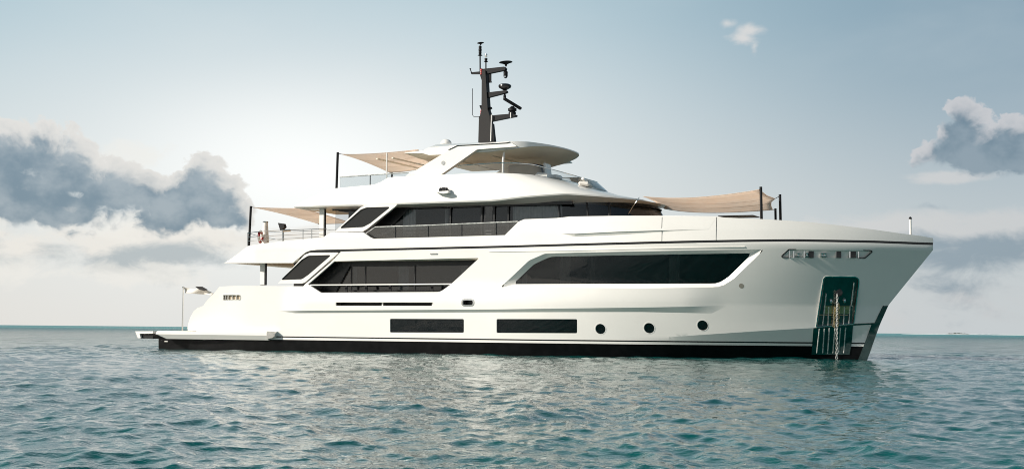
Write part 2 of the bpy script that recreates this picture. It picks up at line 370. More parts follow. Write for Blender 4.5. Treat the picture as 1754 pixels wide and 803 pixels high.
def panel(name, outline, fn, material, parent, holes=(), thick=0.06, step=0.25, both=False, lines=(), offset=0.0):
    """a skin on the side surface Y = -(fn(X, Z) + offset): outline and holes in (X, Z), real thickness inwards"""
    pts = []; edges = []
    def loop(p, close=True):
        k = len(pts); d_ = densify(p, step, close); pts.extend(d_)
        n = len(d_)
        edges.extend((k + i, k + (i + 1) % n) for i in range(n if close else n - 1)); return d_
    polys = [loop(outline)] + [loop(h) for h in holes]
    for l in lines: loop(l, False)
    A = np.array([pts[e[0]] for e in edges]); B = np.array([pts[e[1]] for e in edges])
    o = np.array(outline)
    gx, gz = np.meshgrid(np.arange(o[:, 0].min(), o[:, 0].max(), step), np.arange(o[:, 1].min(), o[:, 1].max(), step * 0.7))
    gx, gz = gx.ravel(), gz.ravel()
    keep = inside(outline, gx, gz)
    for h in holes: keep &= ~inside(h, gx, gz)
    G = np.stack([gx[keep], gz[keep]], 1)
    if len(G):
        AB = B - A; L2 = (AB ** 2).sum(1) + 1e-12
        t = np.clip(((G[:, None] - A[None]) * AB[None]).sum(2) / L2, 0, 1)
        dmin = np.sqrt((((A[None] + AB[None] * t[..., None]) - G[:, None]) ** 2).sum(2)).min(1)
        G = G[dmin > step * 0.3]
    allp = [Vector(p) for p in pts] + [Vector(p) for p in G]
    V2, _, F, *_ = delaunay_2d_cdt(allp, edges, [], 0, 1e-5)
    V2 = np.array([tuple(v) for v in V2]); F = np.array([f for f in F if len(f) == 3])
    c = V2[F].mean(1); k = inside(outline, c[:, 0], c[:, 1])
    for h in holes: k &= ~inside(h, c[:, 0], c[:, 1])
    F = F[k]
    # front faces look to -Y: (X, Z) counter-clockwise seen from -Y
    a_ = V2[F[:, 1]] - V2[F[:, 0]]; b_ = V2[F[:, 2]] - V2[F[:, 0]]; cr_ = a_[:, 0] * b_[:, 1] - a_[:, 1] * b_[:, 0]
    F[cr_ < 0] = F[cr_ < 0][:, ::-1]
    x, z = V2[:, 0], V2[:, 1]; y = -(np.asarray(fn(x, z)) + offset)
    # analytic normals, each corner nudged into its own face so creases stay crisp
    ctr = V2[F].mean(1); q = V2[F] * 0.8 + ctr[:, None] * 0.2; e = 0.004
    dx = -(fn(q[..., 0] + e, q[..., 1]) - fn(q[..., 0] - e, q[..., 1])) / (2 * e)
    dz = -(fn(q[..., 0], q[..., 1] + e) - fn(q[..., 0], q[..., 1] - e)) / (2 * e)
    N = np.stack([dx, -np.ones_like(dx), dz], -1); N /= np.linalg.norm(N, axis=-1, keepdims=True)
    nv = len(V2)
    V = [(x[i], y[i], z[i]) for i in range(nv)] + [(x[i], max(y[i], min(y[i] + thick, -0.004)) if both else y[i] + thick, z[i]) for i in range(nv)]
    faces = [tuple(f) for f in F]; norms = [n for f in N for n in f]
    cnt = {}
    for f in F:
        for i in range(3):
            ed = (int(f[i]), int(f[(i + 1) % 3])); cnt[ed] = 1
    back = [tuple(int(v) + nv for v in f[::-1]) for f in F]
    faces += back; norms += [-n for f in N for n in f[::-1]]
    VA = np.array(V)
    for (i, j) in list(cnt):
        if (j, i) in cnt: continue
        f = (j, i, i + nv, j + nv); faces.append(f)
        n = np.cross(VA[f[1]] - VA[f[0]], VA[f[3]] - VA[f[0]]); n = n / (np.linalg.norm(n) + 1e-9); norms += [n] * 4
    if both == 'split':
        V2m = [(a, -b, c_) for a, b, c_ in V]; nl = []; p = 0; mf = []
        for f in faces:
            mf.append(tuple(int(v) for v in f[::-1])); nl += [(n[0], -n[1], n[2]) for n in norms[p:p + len(f)][::-1]]; p += len(f)
        first = link(name, V, [tuple(int(v) for v in f) for f in faces], material, parent, normals=[tuple(n) for n in norms])
        first['_port'] = link(name, V2m, mf, material, parent, normals=nl).name
        return first
    if both:
        k = len(V); V += [(a, -b, c_) for a, b, c_ in V]
        nl = []; p = 0; mf = []
        for f in faces:
            mf.append(tuple(int(v) + k for v in f[::-1])); fn_ = norms[p:p + len(f)][::-1]; p += len(f)
            nl += [np.array((n[0], -n[1], n[2])) for n in fn_]
        faces = faces + mf; norms = norms + nl
    return link(name, V, [tuple(int(v) for v in f) for f in faces], material, parent, normals=[tuple(n) for n in norms])

def plan(x0, xs, x1, b, n=28, p=2.4, aft=10):
    """half plan of a deckhouse: straight side from x0 to xs, then a rounded front to (x1, 0)"""
    pts = [(x0 + (xs - x0) * i / aft, -b) for i in range(aft)]
    for i in range(n + 1):
        t = i / n * pi / 2; pts.append((xs + (x1 - xs) * max(sin(t), 0) ** (2 / p), -b * max(cos(t), 0) ** (2 / p)))
    return pts
def full(half): return half + [(x, -y) for x, y in half[-2::-1]]
def loft(name, rings, material, parent, close_ends=False, capfirst=False, caplast=False, smooth=35):
    mb = MB(); n = len(rings[0]); V = [p for r_ in rings for p in r_]; F = []
    for k in range(len(rings) - 1):
        for i in range(n - 1): F.append((k * n + i, k * n + i + 1, (k + 1) * n + i + 1, (k + 1) * n + i))
        if close_ends: F.append((k * n + n - 1, k * n, (k + 1) * n, (k + 1) * n + n - 1))
    if capfirst: F.append(tuple(range(n - 1, -1, -1)))
    if caplast: F.append(tuple(range((len(rings) - 1) * n, len(rings) * n)))
    mb.add(V, F); return mb.build(name, material, parent, smooth)
def ring(half, zf): return [(x, y, zf(x) if callable(zf) else zf) for x, y in full(half)]

# ------------------------------------------------------------------ water
def water():
    ang = np.concatenate([np.linspace(-180, -36, 60)[:-1], np.linspace(-36, 36, 861), np.linspace(36, 180, 60)[1:]])
    a = np.radians(ang)
    r_ = [2.5]
    while r_[-1] < 70: r_.append(r_[-1] * 1.0042)
    while r_[-1] < 12000: r_.append(r_[-1] * (1.012 if r_[-1] < 200 else 1.05))
    r_ = np.array(r_)
    A, R = np.meshgrid(a, r_)
    bx, by = CAM[0], CAM[1]
    X = bx + R * (np.cos(A) * DV[0] + np.sin(A) * RV[0]); Y = by + R * (np.cos(A) * DV[1] + np.sin(A) * RV[1])
    dth = np.gradient(a)[None, :]; dr = np.gradient(r_)[:, None]
    sp = np.maximum(R * dth, dr * 0.75)
    Zd = np.zeros_like(X); Xd = np.zeros_like(X); Yd = np.zeros_like(X)
    wind = radians(205) 
    N = 170
    lam = 0.13 * (7.0 / 0.13) ** (np.arange(N) / (N - 1))
    lam = lam * RNG.uniform(0.95, 1.05, N)
    for l in lam:
        th = wind + RNG.normal(0, 0.75); k = 2 * pi / l; ph = RNG.uniform(0, 2 * pi)
        slope = 0.0245 * (1.0 if l < 0.5 else (0.5 / l) ** 0.72) * (1.0 if l > 0.25 else (l / 0.25) ** 0.3)
        amp = slope / k * RNG.uniform(0.6, 1.4)
        w = np.clip((l / sp - 2.2) / 2.5, 0, 1)
        arg = k * (X * cos(th) + Y * sin(th)) + ph
        Zd += w * amp * np.cos(arg); sn = w * amp * 1.15 * np.sin(arg)
        Xd -= sn * cos(th); Yd -= sn * sin(th)
    X = X + Xd; Y = Y + Yd
    nr, na = X.shape
    V = np.stack([X, Y, Zd + 0.055 * (R < 400)], -1).reshape(-1, 3)
    i = np.arange(nr - 1)[:, None] * na + np.arange(na - 1)[None]
    F = np.stack([i, i + na, i + na + 1, i + 1], -1).reshape(-1, 4)
    # centre patch under the camera
    V = np.vstack([V, [[bx, by, 0.0]]]); c = len(V) - 1
    me = bpy.data.meshes.new('sea_water')
    ntri = na - 1
    me.vertices.add(len(V)); me.vertices.foreach_set('co', V.ravel())
    tri = np.stack([np.full(ntri, c), np.arange(ntri), np.arange(ntri) + 1], -1)
    loops = np.concatenate([F.ravel(), tri.ravel()]); me.loops.add(len(loops)); me.loops.foreach_set('vertex_index', loops.astype(np.int32))
    ls = np.concatenate([np.arange(len(F)) * 4, len(F) * 4 + np.arange(ntri) * 3]); me.polygons.add(len(ls)); me.polygons.foreach_set('loop_start', ls.astype(np.int32))
    me.polygons.foreach_set('use_smooth', np.ones(len(ls), bool)); me.update(calc_edges=True); me.validate()
    o = bpy.data.objects.new('sea_water', me); COL.objects.link(o); tag(o, kind='structure')
    m, t = mat('sea_water'); g = t.new('ShaderNodeNewGeometry'); pos = g.outputs['Position']
    dist = t.vmath('LENGTH', t.vmath('SUBTRACT', pos, tuple(CAM)), None, 1)
    patch = t.noise(pos, 0.05, 3, 0.5)
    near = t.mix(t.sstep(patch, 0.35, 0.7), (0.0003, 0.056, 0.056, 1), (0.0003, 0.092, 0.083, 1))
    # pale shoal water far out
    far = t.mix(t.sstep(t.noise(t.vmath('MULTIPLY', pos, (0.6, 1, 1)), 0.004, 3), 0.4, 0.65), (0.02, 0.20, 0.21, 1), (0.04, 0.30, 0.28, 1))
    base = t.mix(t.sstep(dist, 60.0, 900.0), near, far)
    h1 = t.noise(t.vmath('MULTIPLY', pos, (1, 1, 0.0)), 5.5, 4, 0.6, 0.3)
    h2 = t.noise(t.vmath('MULTIPLY', pos, (1, 1, 0.0)), 0.9, 5, 0.62, 0.3)
    b1 = t.new('ShaderNodeBump'); b1.inputs['Distance'].default_value = 0.05
    wp = t.noise(t.vmath('MULTIPLY', pos, (0.6, 1.0, 0.0)), 0.11, 3, 0.5)
    t.put(b1.inputs['Strength'], t.math('MULTIPLY', t.sstep(dist, 10.0, 60.0, 0.24, 0.32), t.sstep(wp, 0.3, 0.7, 0.35, 1.7))); t.l.new(h1, b1.inputs['Height'])
    b2 = t.new('ShaderNodeBump'); b2.inputs['Distance'].default_value = 0.8
    t.put(b2.inputs['Strength'], t.sstep(dist, 30.0, 120.0, 0.05, 1.0)); t.l.new(h2, b2.inputs['Height']); t.l.new(b1.outputs[0], b2.inputs['Normal'])
    rough = t.sstep(dist, 20.0, 500.0, 0.015, 0.25)
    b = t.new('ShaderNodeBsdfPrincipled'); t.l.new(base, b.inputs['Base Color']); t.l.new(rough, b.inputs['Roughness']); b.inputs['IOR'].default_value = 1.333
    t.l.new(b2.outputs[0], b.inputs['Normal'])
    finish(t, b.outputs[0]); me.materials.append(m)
water()

# ------------------------------------------------------------------ the yacht
YACHT = empty('motor_yacht', (0, 0, 0), 'large white three-deck motor yacht anchored with bow to the right and black mast', 'yacht')

# stem line in the centre plane, read bottom to top
stem = [at(a, b, 0.0) for a, b in ((1483.5, 622), (1489, 607), (1507, 556), (1522, 522.5), (1533.5, 508), (1553, 484), (1575, 457), (1600.5, 425.5))]
SZ = np.array([-1.6] + [p[2] for p in stem] + [4.35, 5.6]); SXs = np.array([stem[0][0] - 0.9] + [p[0] for p in stem] + [stem[-1][0] + 0.02, stem[-1][0] + 0.0])
def sm(a, b, v):
    t = np.clip((np.asarray(v, float) - a) / (b - a), 0, 1); return t * t * (3 - 2 * t)
def hull0(X, Z):
    X = np.asarray(X, float); Z = np.asarray(Z, float)
    xs = np.interp(Z, SZ, SXs)
    tz = np.clip(Z / 4.1, -0.3, 1.0)
    Bm = 3.58 + 0.17 * np.clip(tz, 0, 1) - 0.25 * np.clip(-Z, 0, 2)
    xa = 0.0 + 3.6 * np.clip(tz, 0, 1)
    p = 2.0 + 0.75 * np.clip(tz, 0, 1) ** 1.3
    s_ = np.clip((X - xa) / (xs - xa), 0, 1.2)
    b = Bm * (1 - s_ ** p)
    b = b - 0.30 * sm(-9.5, -13.2, X) * sm(3.4, 0.8, Z) - 0.035 * np.clip(Z - 4.1, 0, 3)
    return np.maximum(b, 0.0)
# the long ledge moulded along the topsides, and the spray chine at the bow
LT = xz([(475, 531.5), (505, 532), (860, 529.5), (1100, 526.5), (1183, 525), (1246, 522.7)], hull0)
LB = xz([(475, 532.3), (505, 536), (860, 534.5), (1100, 534), (1219, 536.5), (1246, 523.6)], hull0)
LTa, LBa = np.array(LT), np.array(LB)
CH = np.array(xz([(1060, 582), (1180, 574.5), (1300, 566.6), (1403, 560.8), (1462, 556), (1507, 554)], hull0))
def ledge(X, Z):
    zt = np.interp(X, LTa[:, 0], LTa[:, 1]); zb = np.minimum(np.interp(X, LBa[:, 0], LBa[:, 1]), zt - 0.004)
    f = np.clip((Z - zb) / (zt - zb), 0, 1) * sm(2.9, 1.9, Z - 0 * X)
    return 0.11 * f * sm(LTa[0, 0], LTa[0, 0] + 1.3, X) * sm(LTa[-1, 0], LTa[-1, 0] - 1.5, X)
def chine(X, Z):
    zc = np.interp(X, CH[:, 0], CH[:, 1]); d_ = np.clip(zc - Z, 0, 2)
    return 0.40 * d_ * sm(CH[0, 0] - 0.2, CH[0, 0] + 3.2, X) * (d_ > 0) * sm(14.9, 14.0, X)
def hull(X, Z): 
    X = np.asarray(X, float); Z = np.asarray(Z, float)
    h0 = hull0(X, Z); return np.maximum(h0 + ledge(X, Z) - np.minimum(chine(X, Z), 0.55 * h0), 0.0)

# openings in the topsides
win_fwd = fillet(xz([(876, 486.2), (912, 452), (940, 439.2), (1100, 436.2), (1287, 433.3), (1246, 474), (1228, 485.2), (1100, 485.6)], hull0), [.04, .5, .7, 0, .05, .5, .6, 0], 6)
bev_fwd = fillet(xz([(858, 491.5), (906, 446), (934, 433.8), (1100, 430.4), (1309, 427.2), (1258, 476), (1236, 491.5), (1100, 494)], hull0), [.04, .5, .7, 0, .05, .5, .8, 0], 6)
win_low1 = fillet(xz([(668, 545.6), (794.5, 546), (794.5, 569.3), (668, 569)], hull), .05, 3)
win_low2 = fillet(xz([(850.5, 546), (988.5, 546.2), (988.5, 570.4), (850.5, 569.8)], hull), .05, 3)
def circ(px, py, r, n=28):
    c = on(px, py, hull); return [(c[0] + r * cos(2 * pi * i / n), c[2] + r * sin(2 * pi * i / n)) for i in range(n)], c
ports = [circ(1028.5, 563, 0.185), circ(1112, 561.6, 0.185), circ(1203.5, 557, 0.18)]
salon = fillet(xz([(569.6, 447.2), (700, 444.3), (821, 441.6), (771, 487.5), (754, 499.8), (549.7, 500.9), (523.5, 486.3)], hull), [0, 0, .03, .4, .5, .03, .03], 5)
slot = fillet(xz([(575, 517.6), (742, 517.8), (742, 523.4), (575, 523.2)], hull), .03, 2)
fair = fillet(xz([(792.5, 514.2), (810, 514.0), (810, 521.6), (792.5, 521.8)], hull), .07, 4)
moor = fillet(xz([(383, 505.6), (411, 505.2), (412, 512.6), (383, 512.6)], hull), [.02, .08, .08, .02], 3)
lightslot = fillet(xz([(1338, 440.3), (1351.8, 427.7), (1495, 429.7), (1481, 441.6)], hull0), .03, 3)
anchor_in = fillet(xz([(1412.0, 474.2), (1471.5, 475.0), (1462, 553.5), (1399, 559.5)], hull0), [.14, .14, .02, .02], 5)

# hull skin up to the rub line
rub = [(531, 430), (640, 427.6), (860, 422.5), (1060, 417), (1260, 412.6), (1360, 411.6), (1420, 412.5), (1500, 414), (1560, 416.3)]
rubxz = xz(rub, hull0)
RUB = np.array(rubxz + [(stem[-1][0] - 0.03, 4.155)])
def rubz(x): return np.interp(x, RUB[:, 0], RUB[:, 1])
aft_prof = [(321.5, 564), (321, 561), (322.6, 553.6), (325.6, 543.7), (331.5, 532.7), (338, 527.2), (348, 523.5), (353, 516), (360, 508.5), (367, 501.5), (376, 490.6)]
aftxz = xz(aft_prof, hull)
wingbase = xz([(475, 490.2)], hull)[0]
top = [(aftxz[-1][0], aftxz[-1][1]), (-10.2, aftxz[-1][1] + 0.03), wingbase]
wtop = xz([(520, 489.5), (523.5, 486.3)], hull)
STEMPOLY = [(float(np.interp(z, SZ, SXs)) - 0.004, z) for z in np.linspace(-1.2, 4.155, 26)]
up_right = [(float(x), float(rubz(x)) - 0.042) for x in np.linspace(RUB[-1, 0] - .02, xz([(584, 431.5)], hull)[0][0], 40)]
outline = [(aftxz[0][0], -1.2)] + STEMPOLY[:-1] + up_right + [xz([(569.6, 447.2)], hull)[0], xz([(523.5, 486.3)], hull)[0]] + [wingbase] + [(-10.2, aftxz[-1][1] + 0.03)] + aftxz[::-1]
# the salon opening is bounded by the sheer aft, so it is a notch: merge it into the outline
HULL_BOT = outline
boot_top = 0.0
hull_holes = [bev_fwd, win_low1, win_low2] + [p[0] for p in ports] + [slot, fair, moor, lightslot, anchor_in]
sal_poly = salon
LTl = [p for p in LT]; LBl = [p for p in LB]
CHl = [(float(a), float(b)) for a, b in CH[:-1]]
Zb1, Zb2, Zb3 = 0.655, 0.605, 0.515      # boot stripe: thin black line, white line, dark bottom below
def cut_above(poly, z):
    """part of a polygon above height z (outline runs with one low side)"""
    out = []; n = len(poly)
    for i in range(n):
        a, b = poly[i], poly[(i + 1) % n]
        if a[1] >= z: out.append(a)
        if (a[1] >= z) != (b[1] >= z):
            t = (z - a[1]) / (b[1] - a[1]); out.append((a[0] + (b[0] - a[0]) * t, z))
    return out
def cut_below(poly, z): return [(x, -q) for x, q in cut_above([(x, -q) for x, q in poly], -z)]
# salon notch: outline goes down round the opening; the band above the opening is part of the skin
salon_h = [p for p in salon]
band_aft = xz([(584, 431.5)], hull)[0]
sk = [(aftxz[0][0], -1.2)] + STEMPOLY[:-1] + up_right + [salon_h[0]]
body = cut_above([(aftxz[0][0], -1.2)] + STEMPOLY[:-1] + up_right + [xz([(569.0, 446.8)], hull)[0], xz([(523.0, 486.0)], hull)[0], xz([(519.5, 490.0)], hull)[0], (-10.2, aftxz[-1][1] + 0.03)] + aftxz[::-1], Zb1)
sal_in = fillet(xz([(572.5, 447.4), (700, 444.3), (821, 441.6), (771, 487.5), (754, 499.8), (549.7, 500.9), (527.5, 486.6)], hull), [0, 0, .03, .4, .5, .03, .03], 5)
H = panel('hull', body, hull, M['white'], YACHT, holes=hull_holes + [sal_in], thick=0.09, step=0.22, both=True, lines=[LTl, LBl, [c for c in CHl if c[1] > Zb1 + .02]])
tot = [(aftxz[0][0] + 0.02, -1.2)] + STEMPOLY + [(aftxz[0][0], 4.2)]
panel('boot_line', cut_above(cut_below(tot, Zb1 - .002), Zb2 + .002), hull, M['black'], YACHT, thick=0.09, step=0.3, both=True, offset=-0.004)
panel('boot_stripe', cut_above(cut_below(tot, Zb2), Zb3 + .002), hull, M['white'], YACHT, thick=0.09, step=0.3, both=True)
panel('bottom_paint', cut_below(tot, Zb3), hull, M['boot'], YACHT, thick=0.09, step=0.35, both=True)
# transom joining both sides
tp = [(aftxz[0][0], -1.2)] + aftxz
mbt = MB()
ty = [float(hull(x + .05, z)) - 0.01 for x, z in tp]
mbt.add([(x + 0.015, -y, z) for (x, z), y in zip(tp, ty)] + [(x + 0.015, y, z) for (x, z), y in zip(tp, ty)], [(i, i + 1, i + 1 + len(tp), i + len(tp)) for i in range(len(tp) - 1)])
mbt.build('transom', M['white'], YACHT)
# decks
def hb(x, z, ins=0.1): return max(float(hull0(x, z)) - ins, 0.0)
def deckplate(name, x0, x1, z0, z1, material, zb, n=40, ins=0.1, rnd=0.0):
    xs = np.linspace(x0, x1, n); st = [(x, -hb(x, zb, ins)) for x in xs]
    if rnd: st = [(x, y * (1 - rnd * max(0, 1 - (x - x0) / 1.2) ** 2)) for x, y in st]
    return MB().slab(st + [(x, -y) for x, y in st[::-1]], z0, z1).build(name, material, YACHT)
deckplate('main_deck', -11.8, 13.6, 1.62, 1.70, M['teak'], 1.65)
deckplate('foredeck', 1.5, 16.0, 4.25, 4.35, M['teak'], 4.1, ins=.12)

# ---- windows in the hull
def glazed(name, poly, fn, depth, m='darkglass', frame=None, grow=0.0):
    return panel(name, poly, fn, M[m], YACHT, thick=0.02, step=0.4, offset=-depth)
# bevel surround of the forward window: outer edge flush, inner edge set in
def bevel(name, outer, inner, fn, depth, material):
    n = 96
    def resample(poly):
        d_ = densify(poly, 0.03); L = len(d_); c = np.mean(np.array(poly), 0)
        return d_
    def byang(poly):
        d_ = np.array(resample(poly)); seg = np.linalg.norm(np.diff(np.vstack([d_, d_[:1]]), axis=0), axis=1); s_ = np.concatenate([[0], np.cumsum(seg)]); s_ /= s_[-1]
        return np.stack([np.interp(np.linspace(0, 1, n, endpoint=False), s_, np.append(d_[:, k], d_[0, k])) for k in (0, 1)], 1)
    a, b = byang(outer), byang(inner)
    V = [(x, -float(fn(x, z)) + 0.002, z) for x, z in a] + [(x, -float(fn(x, z)) + depth, z) for x, z in b]
    F = [(i, (i + 1) % n, (i + 1) % n + n, i + n) for i in range(n)]
    return link(name, V, F, material, YACHT, 40)
fw = glazed('hull_window', win_fwd, hull, 0.16)
s = bevel('window_surround', bev_fwd, win_fwd, hull, 0.15, M['white']); s.parent = fw
for w_ in (win_low1, win_low2): glazed('hull_window', w_, hull, 0.05)
for pl, c in ports:
    g_ = glazed('porthole', pl, hull, 0.04)
    n_ = len(pl); V = []; F = []
    for (rr, of) in ((1.0, .006), (1.13, .006), (1.13, -.01)):
        for x, z in pl:
            x2, z2 = c[0] + (x - c[0]) * rr, c[2] + (z - c[2]) * rr; V.append((x2, -float(hull(x2, z2)) - of, z2))
    for k in range(2):
        for i in range(n_): F.append((k * n_ + i, k * n_ + (i + 1) % n_, (k + 1) * n_ + (i + 1) % n_, (k + 1) * n_ + i))
    link('rim', V, F, M['white'], g_, 40)
# dim cabins behind the panes
mb = MB()
x0, x1 = win_fwd[0][0] - .4, max(p[0] for p in win_fwd) + .3
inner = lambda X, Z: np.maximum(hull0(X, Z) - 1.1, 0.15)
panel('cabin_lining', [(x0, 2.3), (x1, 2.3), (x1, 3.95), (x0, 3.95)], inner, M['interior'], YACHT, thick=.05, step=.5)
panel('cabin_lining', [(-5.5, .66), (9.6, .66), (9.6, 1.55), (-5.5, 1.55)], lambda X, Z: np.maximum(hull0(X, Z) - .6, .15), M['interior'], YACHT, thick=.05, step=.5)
def curtain(pxa, pxb, ytop, ybot, fn, depth, amp=0.04, n=26, parent=YACHT):
    c = lambda X, Z: np.maximum(fn(X, Z) - depth, 0.1)
    a, b = on(pxa, ytop, c), on(pxb, ytop, c); z1 = a[2]; z0 = on(pxa, ybot, c)[2]
    V = []; 
    for i in range(n + 1):
        x = a[0] + (b[0] - a[0]) * i / n; y = -float(min(c(x, z1), c(x, z0))) + amp * (1 + sin(i * 1.9))
        V += [(x, y, z0), (x, y, z1)]
    return link('curtain', V, [(2 * i, 2 * i + 2, 2 * i + 3, 2 * i + 1) for i in range(n)], M['curtain'], parent, 60)
for a, b in ((893, 902), (958, 976), (1010, 1016), (1142, 1160)): curtain(a, b, 436, 486, hull0, .30, parent=fw)

# ---- mooring fairleads, light slot, anchor pocket, stem guard
def backing(name, poly, depth, m): return panel(name, poly, hull0, M[m], YACHT, thick=.03, step=.3, offset=-depth)
def ringframe(name, poly, fn, w, material, parent, proud=0.012, depth=0.07):
    c = np.mean(np.array(poly), 0); P_ = [Vector(p) for p in poly]; n = len(P_); out = []
    for i in range(n):
        t = (P_[(i + 1) % n] - P_[i - 1]).normalized(); nn = Vector((t.y, -t.x))
        if nn.dot(P_[i] - Vector(c)) < 0: nn = -nn
        out.append(P_[i] + nn * w)
    V = []
    for src, of in ((P_, -depth), (P_, proud), (out, proud), (out, -.01)):
        for p in src: V.append((p.x, -(float(fn(p.x, p.y)) + of), p.y))
    F = [(k * n + i, k * n + (i + 1) % n, (k + 1) * n + (i + 1) % n, (k + 1) * n + i) for k in range(3) for i in range(n)]
    return link(name, V, F, material, parent, 40)
b_ = backing('bulwark_slot', slot, .3, 'interior')
for px in (655, 741.0):
    p = on(px - 2, 521, hull); MB().box((p[0], p[1] + .12, p[2]), (.05, .06, .13)).build('slot_post', M['white'], b_)
b_ = backing('mooring_fairlead', fair, .16, 'black'); ringframe('fairlead_rim', fair, hull, .055, M['steel'], b_)
b_ = backing('stern_fairlead', moor, .07, 'beige'); ringframe('fairlead_rim', moor, hull, .035, M['brightbar'], b_)
for px in (385.5, 390, 397, 404): 
    p = on(px, 508.8, hull); MB().tube([(p[0], p[1] + .03, p[2] - .09), (p[0] + .02, p[1] + .03, p[2] + .09)], .025).build('roller', M['brightbar'], b_)
b_ = panel('bow_light_slot', lightslot, hull0, M['white'], YACHT, thick=.03, step=.2, offset=-.06)  # white paint stands in for the sunlit reflection in polished steel
ringframe('slot_frame', lightslot, hull0, .028, M['black'], b_, depth=.12, proud=.02)
for px, w_, m_ in ((1352, .04, 'steel'), (1359, .05, 'steel'), (1377, .05, 'steel'), (1389, .22, 'black'), (1386, .04, 'steel'), (1436, .22, 'black'), (1432, .05, 'steel'), (1455, .06, 'steel'), (1461, .24, 'black'), (1470, .05, 'steel')):
    p = on(px, 435, hull0); q = on(px + 1, 435, hull0); a = atan2(q[1] - p[1], q[0] - p[0])
    MB().box((p[0], p[1] + .03, p[2]), (w_ * .8, .04, .27), (0, 0, a)).build('roller', M[m_], b_)
for px in (1367, 1382, 1408, 1413):
    p = on(px, 436, hull0); MB().lathe((p[0], p[1] + .02, p[2] - .08), [(.07, 0), (.08, .03), (.05, .07), (.05, .1), (.07, .13), (.0, .14)], 12).build('fairlead_wheel', M['steel'], b_)
hf, _ = circ(1270, 489.5, .085, 20); panel('hull_fitting', hf, hull, M['taupe'], YACHT, thick=.02, step=.3, offset=.003)
# anchor pocket: recessed polished plate with rubbing bars, plate below down to the water, chain
AP = panel('anchor_pocket', anchor_in, hull0, M['mirror'], YACHT, thick=.03, step=.2, offset=-.10)
ringframe('pocket_frame', anchor_in, hull0, .03, M['steel'], AP, depth=.1, proud=.02)
plate = xz([(1393.5, 561.5), (1461.5, 555.5), (1455.6, 607), (1390.3, 607)], hull)
panel('anchor_plate', plate, hull, M['mirror'], AP, thick=.05, step=.2, offset=.035)
def bar(px0, py0, px1, py1, off, r_=.022, name='rubbing_bar'):
    P_ = [on(px0 + (px1 - px0) * i / 8, py0 + (py1 - py0) * i / 8, hull) for i in range(9)]
    MB().tube([(p[0], p[1] - off, p[2]) for p in P_], r_, 8).build(name, M['brightbar'], AP)
for a in ((1414.5, 503, 1408.5, 557), (1419, 525, 1417.5, 557), (1428, 525, 1426.5, 557), (1446, 525, 1444, 556), (1455.5, 524, 1453.5, 555.5), (1462.5, 484, 1457, 524), (1460.5, 503, 1457.5, 522)): bar(*a, -.06)
for a in ((1404, 563, 1399.5, 604), (1412.5, 563, 1409.5, 604), (1421, 562, 1418, 605), (1430.5, 562, 1427, 604), (1440, 561.5, 1436.5, 604), (1449, 561, 1445.5, 604)): bar(*a, .045)
p = on(1435.5, 501, hull); MB().lathe((p[0], p[1] + .07, p[2]), [(.02, -.02), (.14, -.02), (.15, .02), (.1, .04), (.02, .03)], 20, tilt=Matrix.Rotation(radians(90), 4, 'X').to_quaternion()).build('hawse_hole', M['black'], AP)
for px, py in ((1423, 515.5), (1446, 515)):
    p = on(px, py, hull); MB().lathe((p[0], p[1] + .06, p[2]), [(.005, -.09), (.04, -.07), (.065, 0), (.05, .05), (.0, .07)], 14).build('anchor_fluke', M['steel'], AP)
an = xz([(1412, 524), (1455, 524), (1454, 537), (1411, 537)], hull0)
panel('anchor', an, hull0, M['brass'], AP, thick=.06, step=.2, offset=-.05)
mb = MB(); mc = MB()
def links(px0, py0, px1, py1, n, mb, off, sc=1.0):
    for i in range(n):
        t = i / (n - 1); p = on(px0 + (px1 - px0) * t, py0 + (py1 - py0) * t, hull)
        h = .065 * sc; pts = [(p[0] + .032 * sc * cos(a) * (1 if i % 2 else .25), p[1] - off + .032 * sc * cos(a) * (.25 if i % 2 else 1), p[2] + h * sin(a)) for a in np.linspace(0, 2 * pi, 9)]
        mb.tube(pts, .013 * sc, 5, cap=False)
links(1435, 506, 1434, 612, 26, mb, .10, 1.0); mb.build('anchor_chain', M['brightbar'], AP)
links(1431, 527, 1429, 558, 8, mc, .07, .9); links(1437.5, 522, 1436, 556, 9, mc, .07, 1.0); mc.build('chain_lashing', M['brass'], AP)
# stem guard plate and its cross bar
sg = xz([(1512.5, 523.5)], hull)[0]; lo = xz([(1497.5, 553.5)], hull)[0]; bt = xz([(1470, 616)], hull)[0]
edge = [(float(np.interp(z, SZ, SXs)) - .004, z) for z in np.linspace(-.12, sg[1], 12)]
panel('stem_guard', [(bt[0], -.12)] + edge + [sg, lo, (lo[0] - .08, lo[1] - .02), bt], hull, M['mirror'], YACHT, thick=.04, step=.2, both=True, offset=.022)
cb = xz([(1462, 554.5), (1497, 552.6), (1496.5, 555.2), (1462, 557.2)], hull)
panel('chine_bar', cb, hull, M['mirror'], YACHT, thick=.03, step=.2, offset=.02)

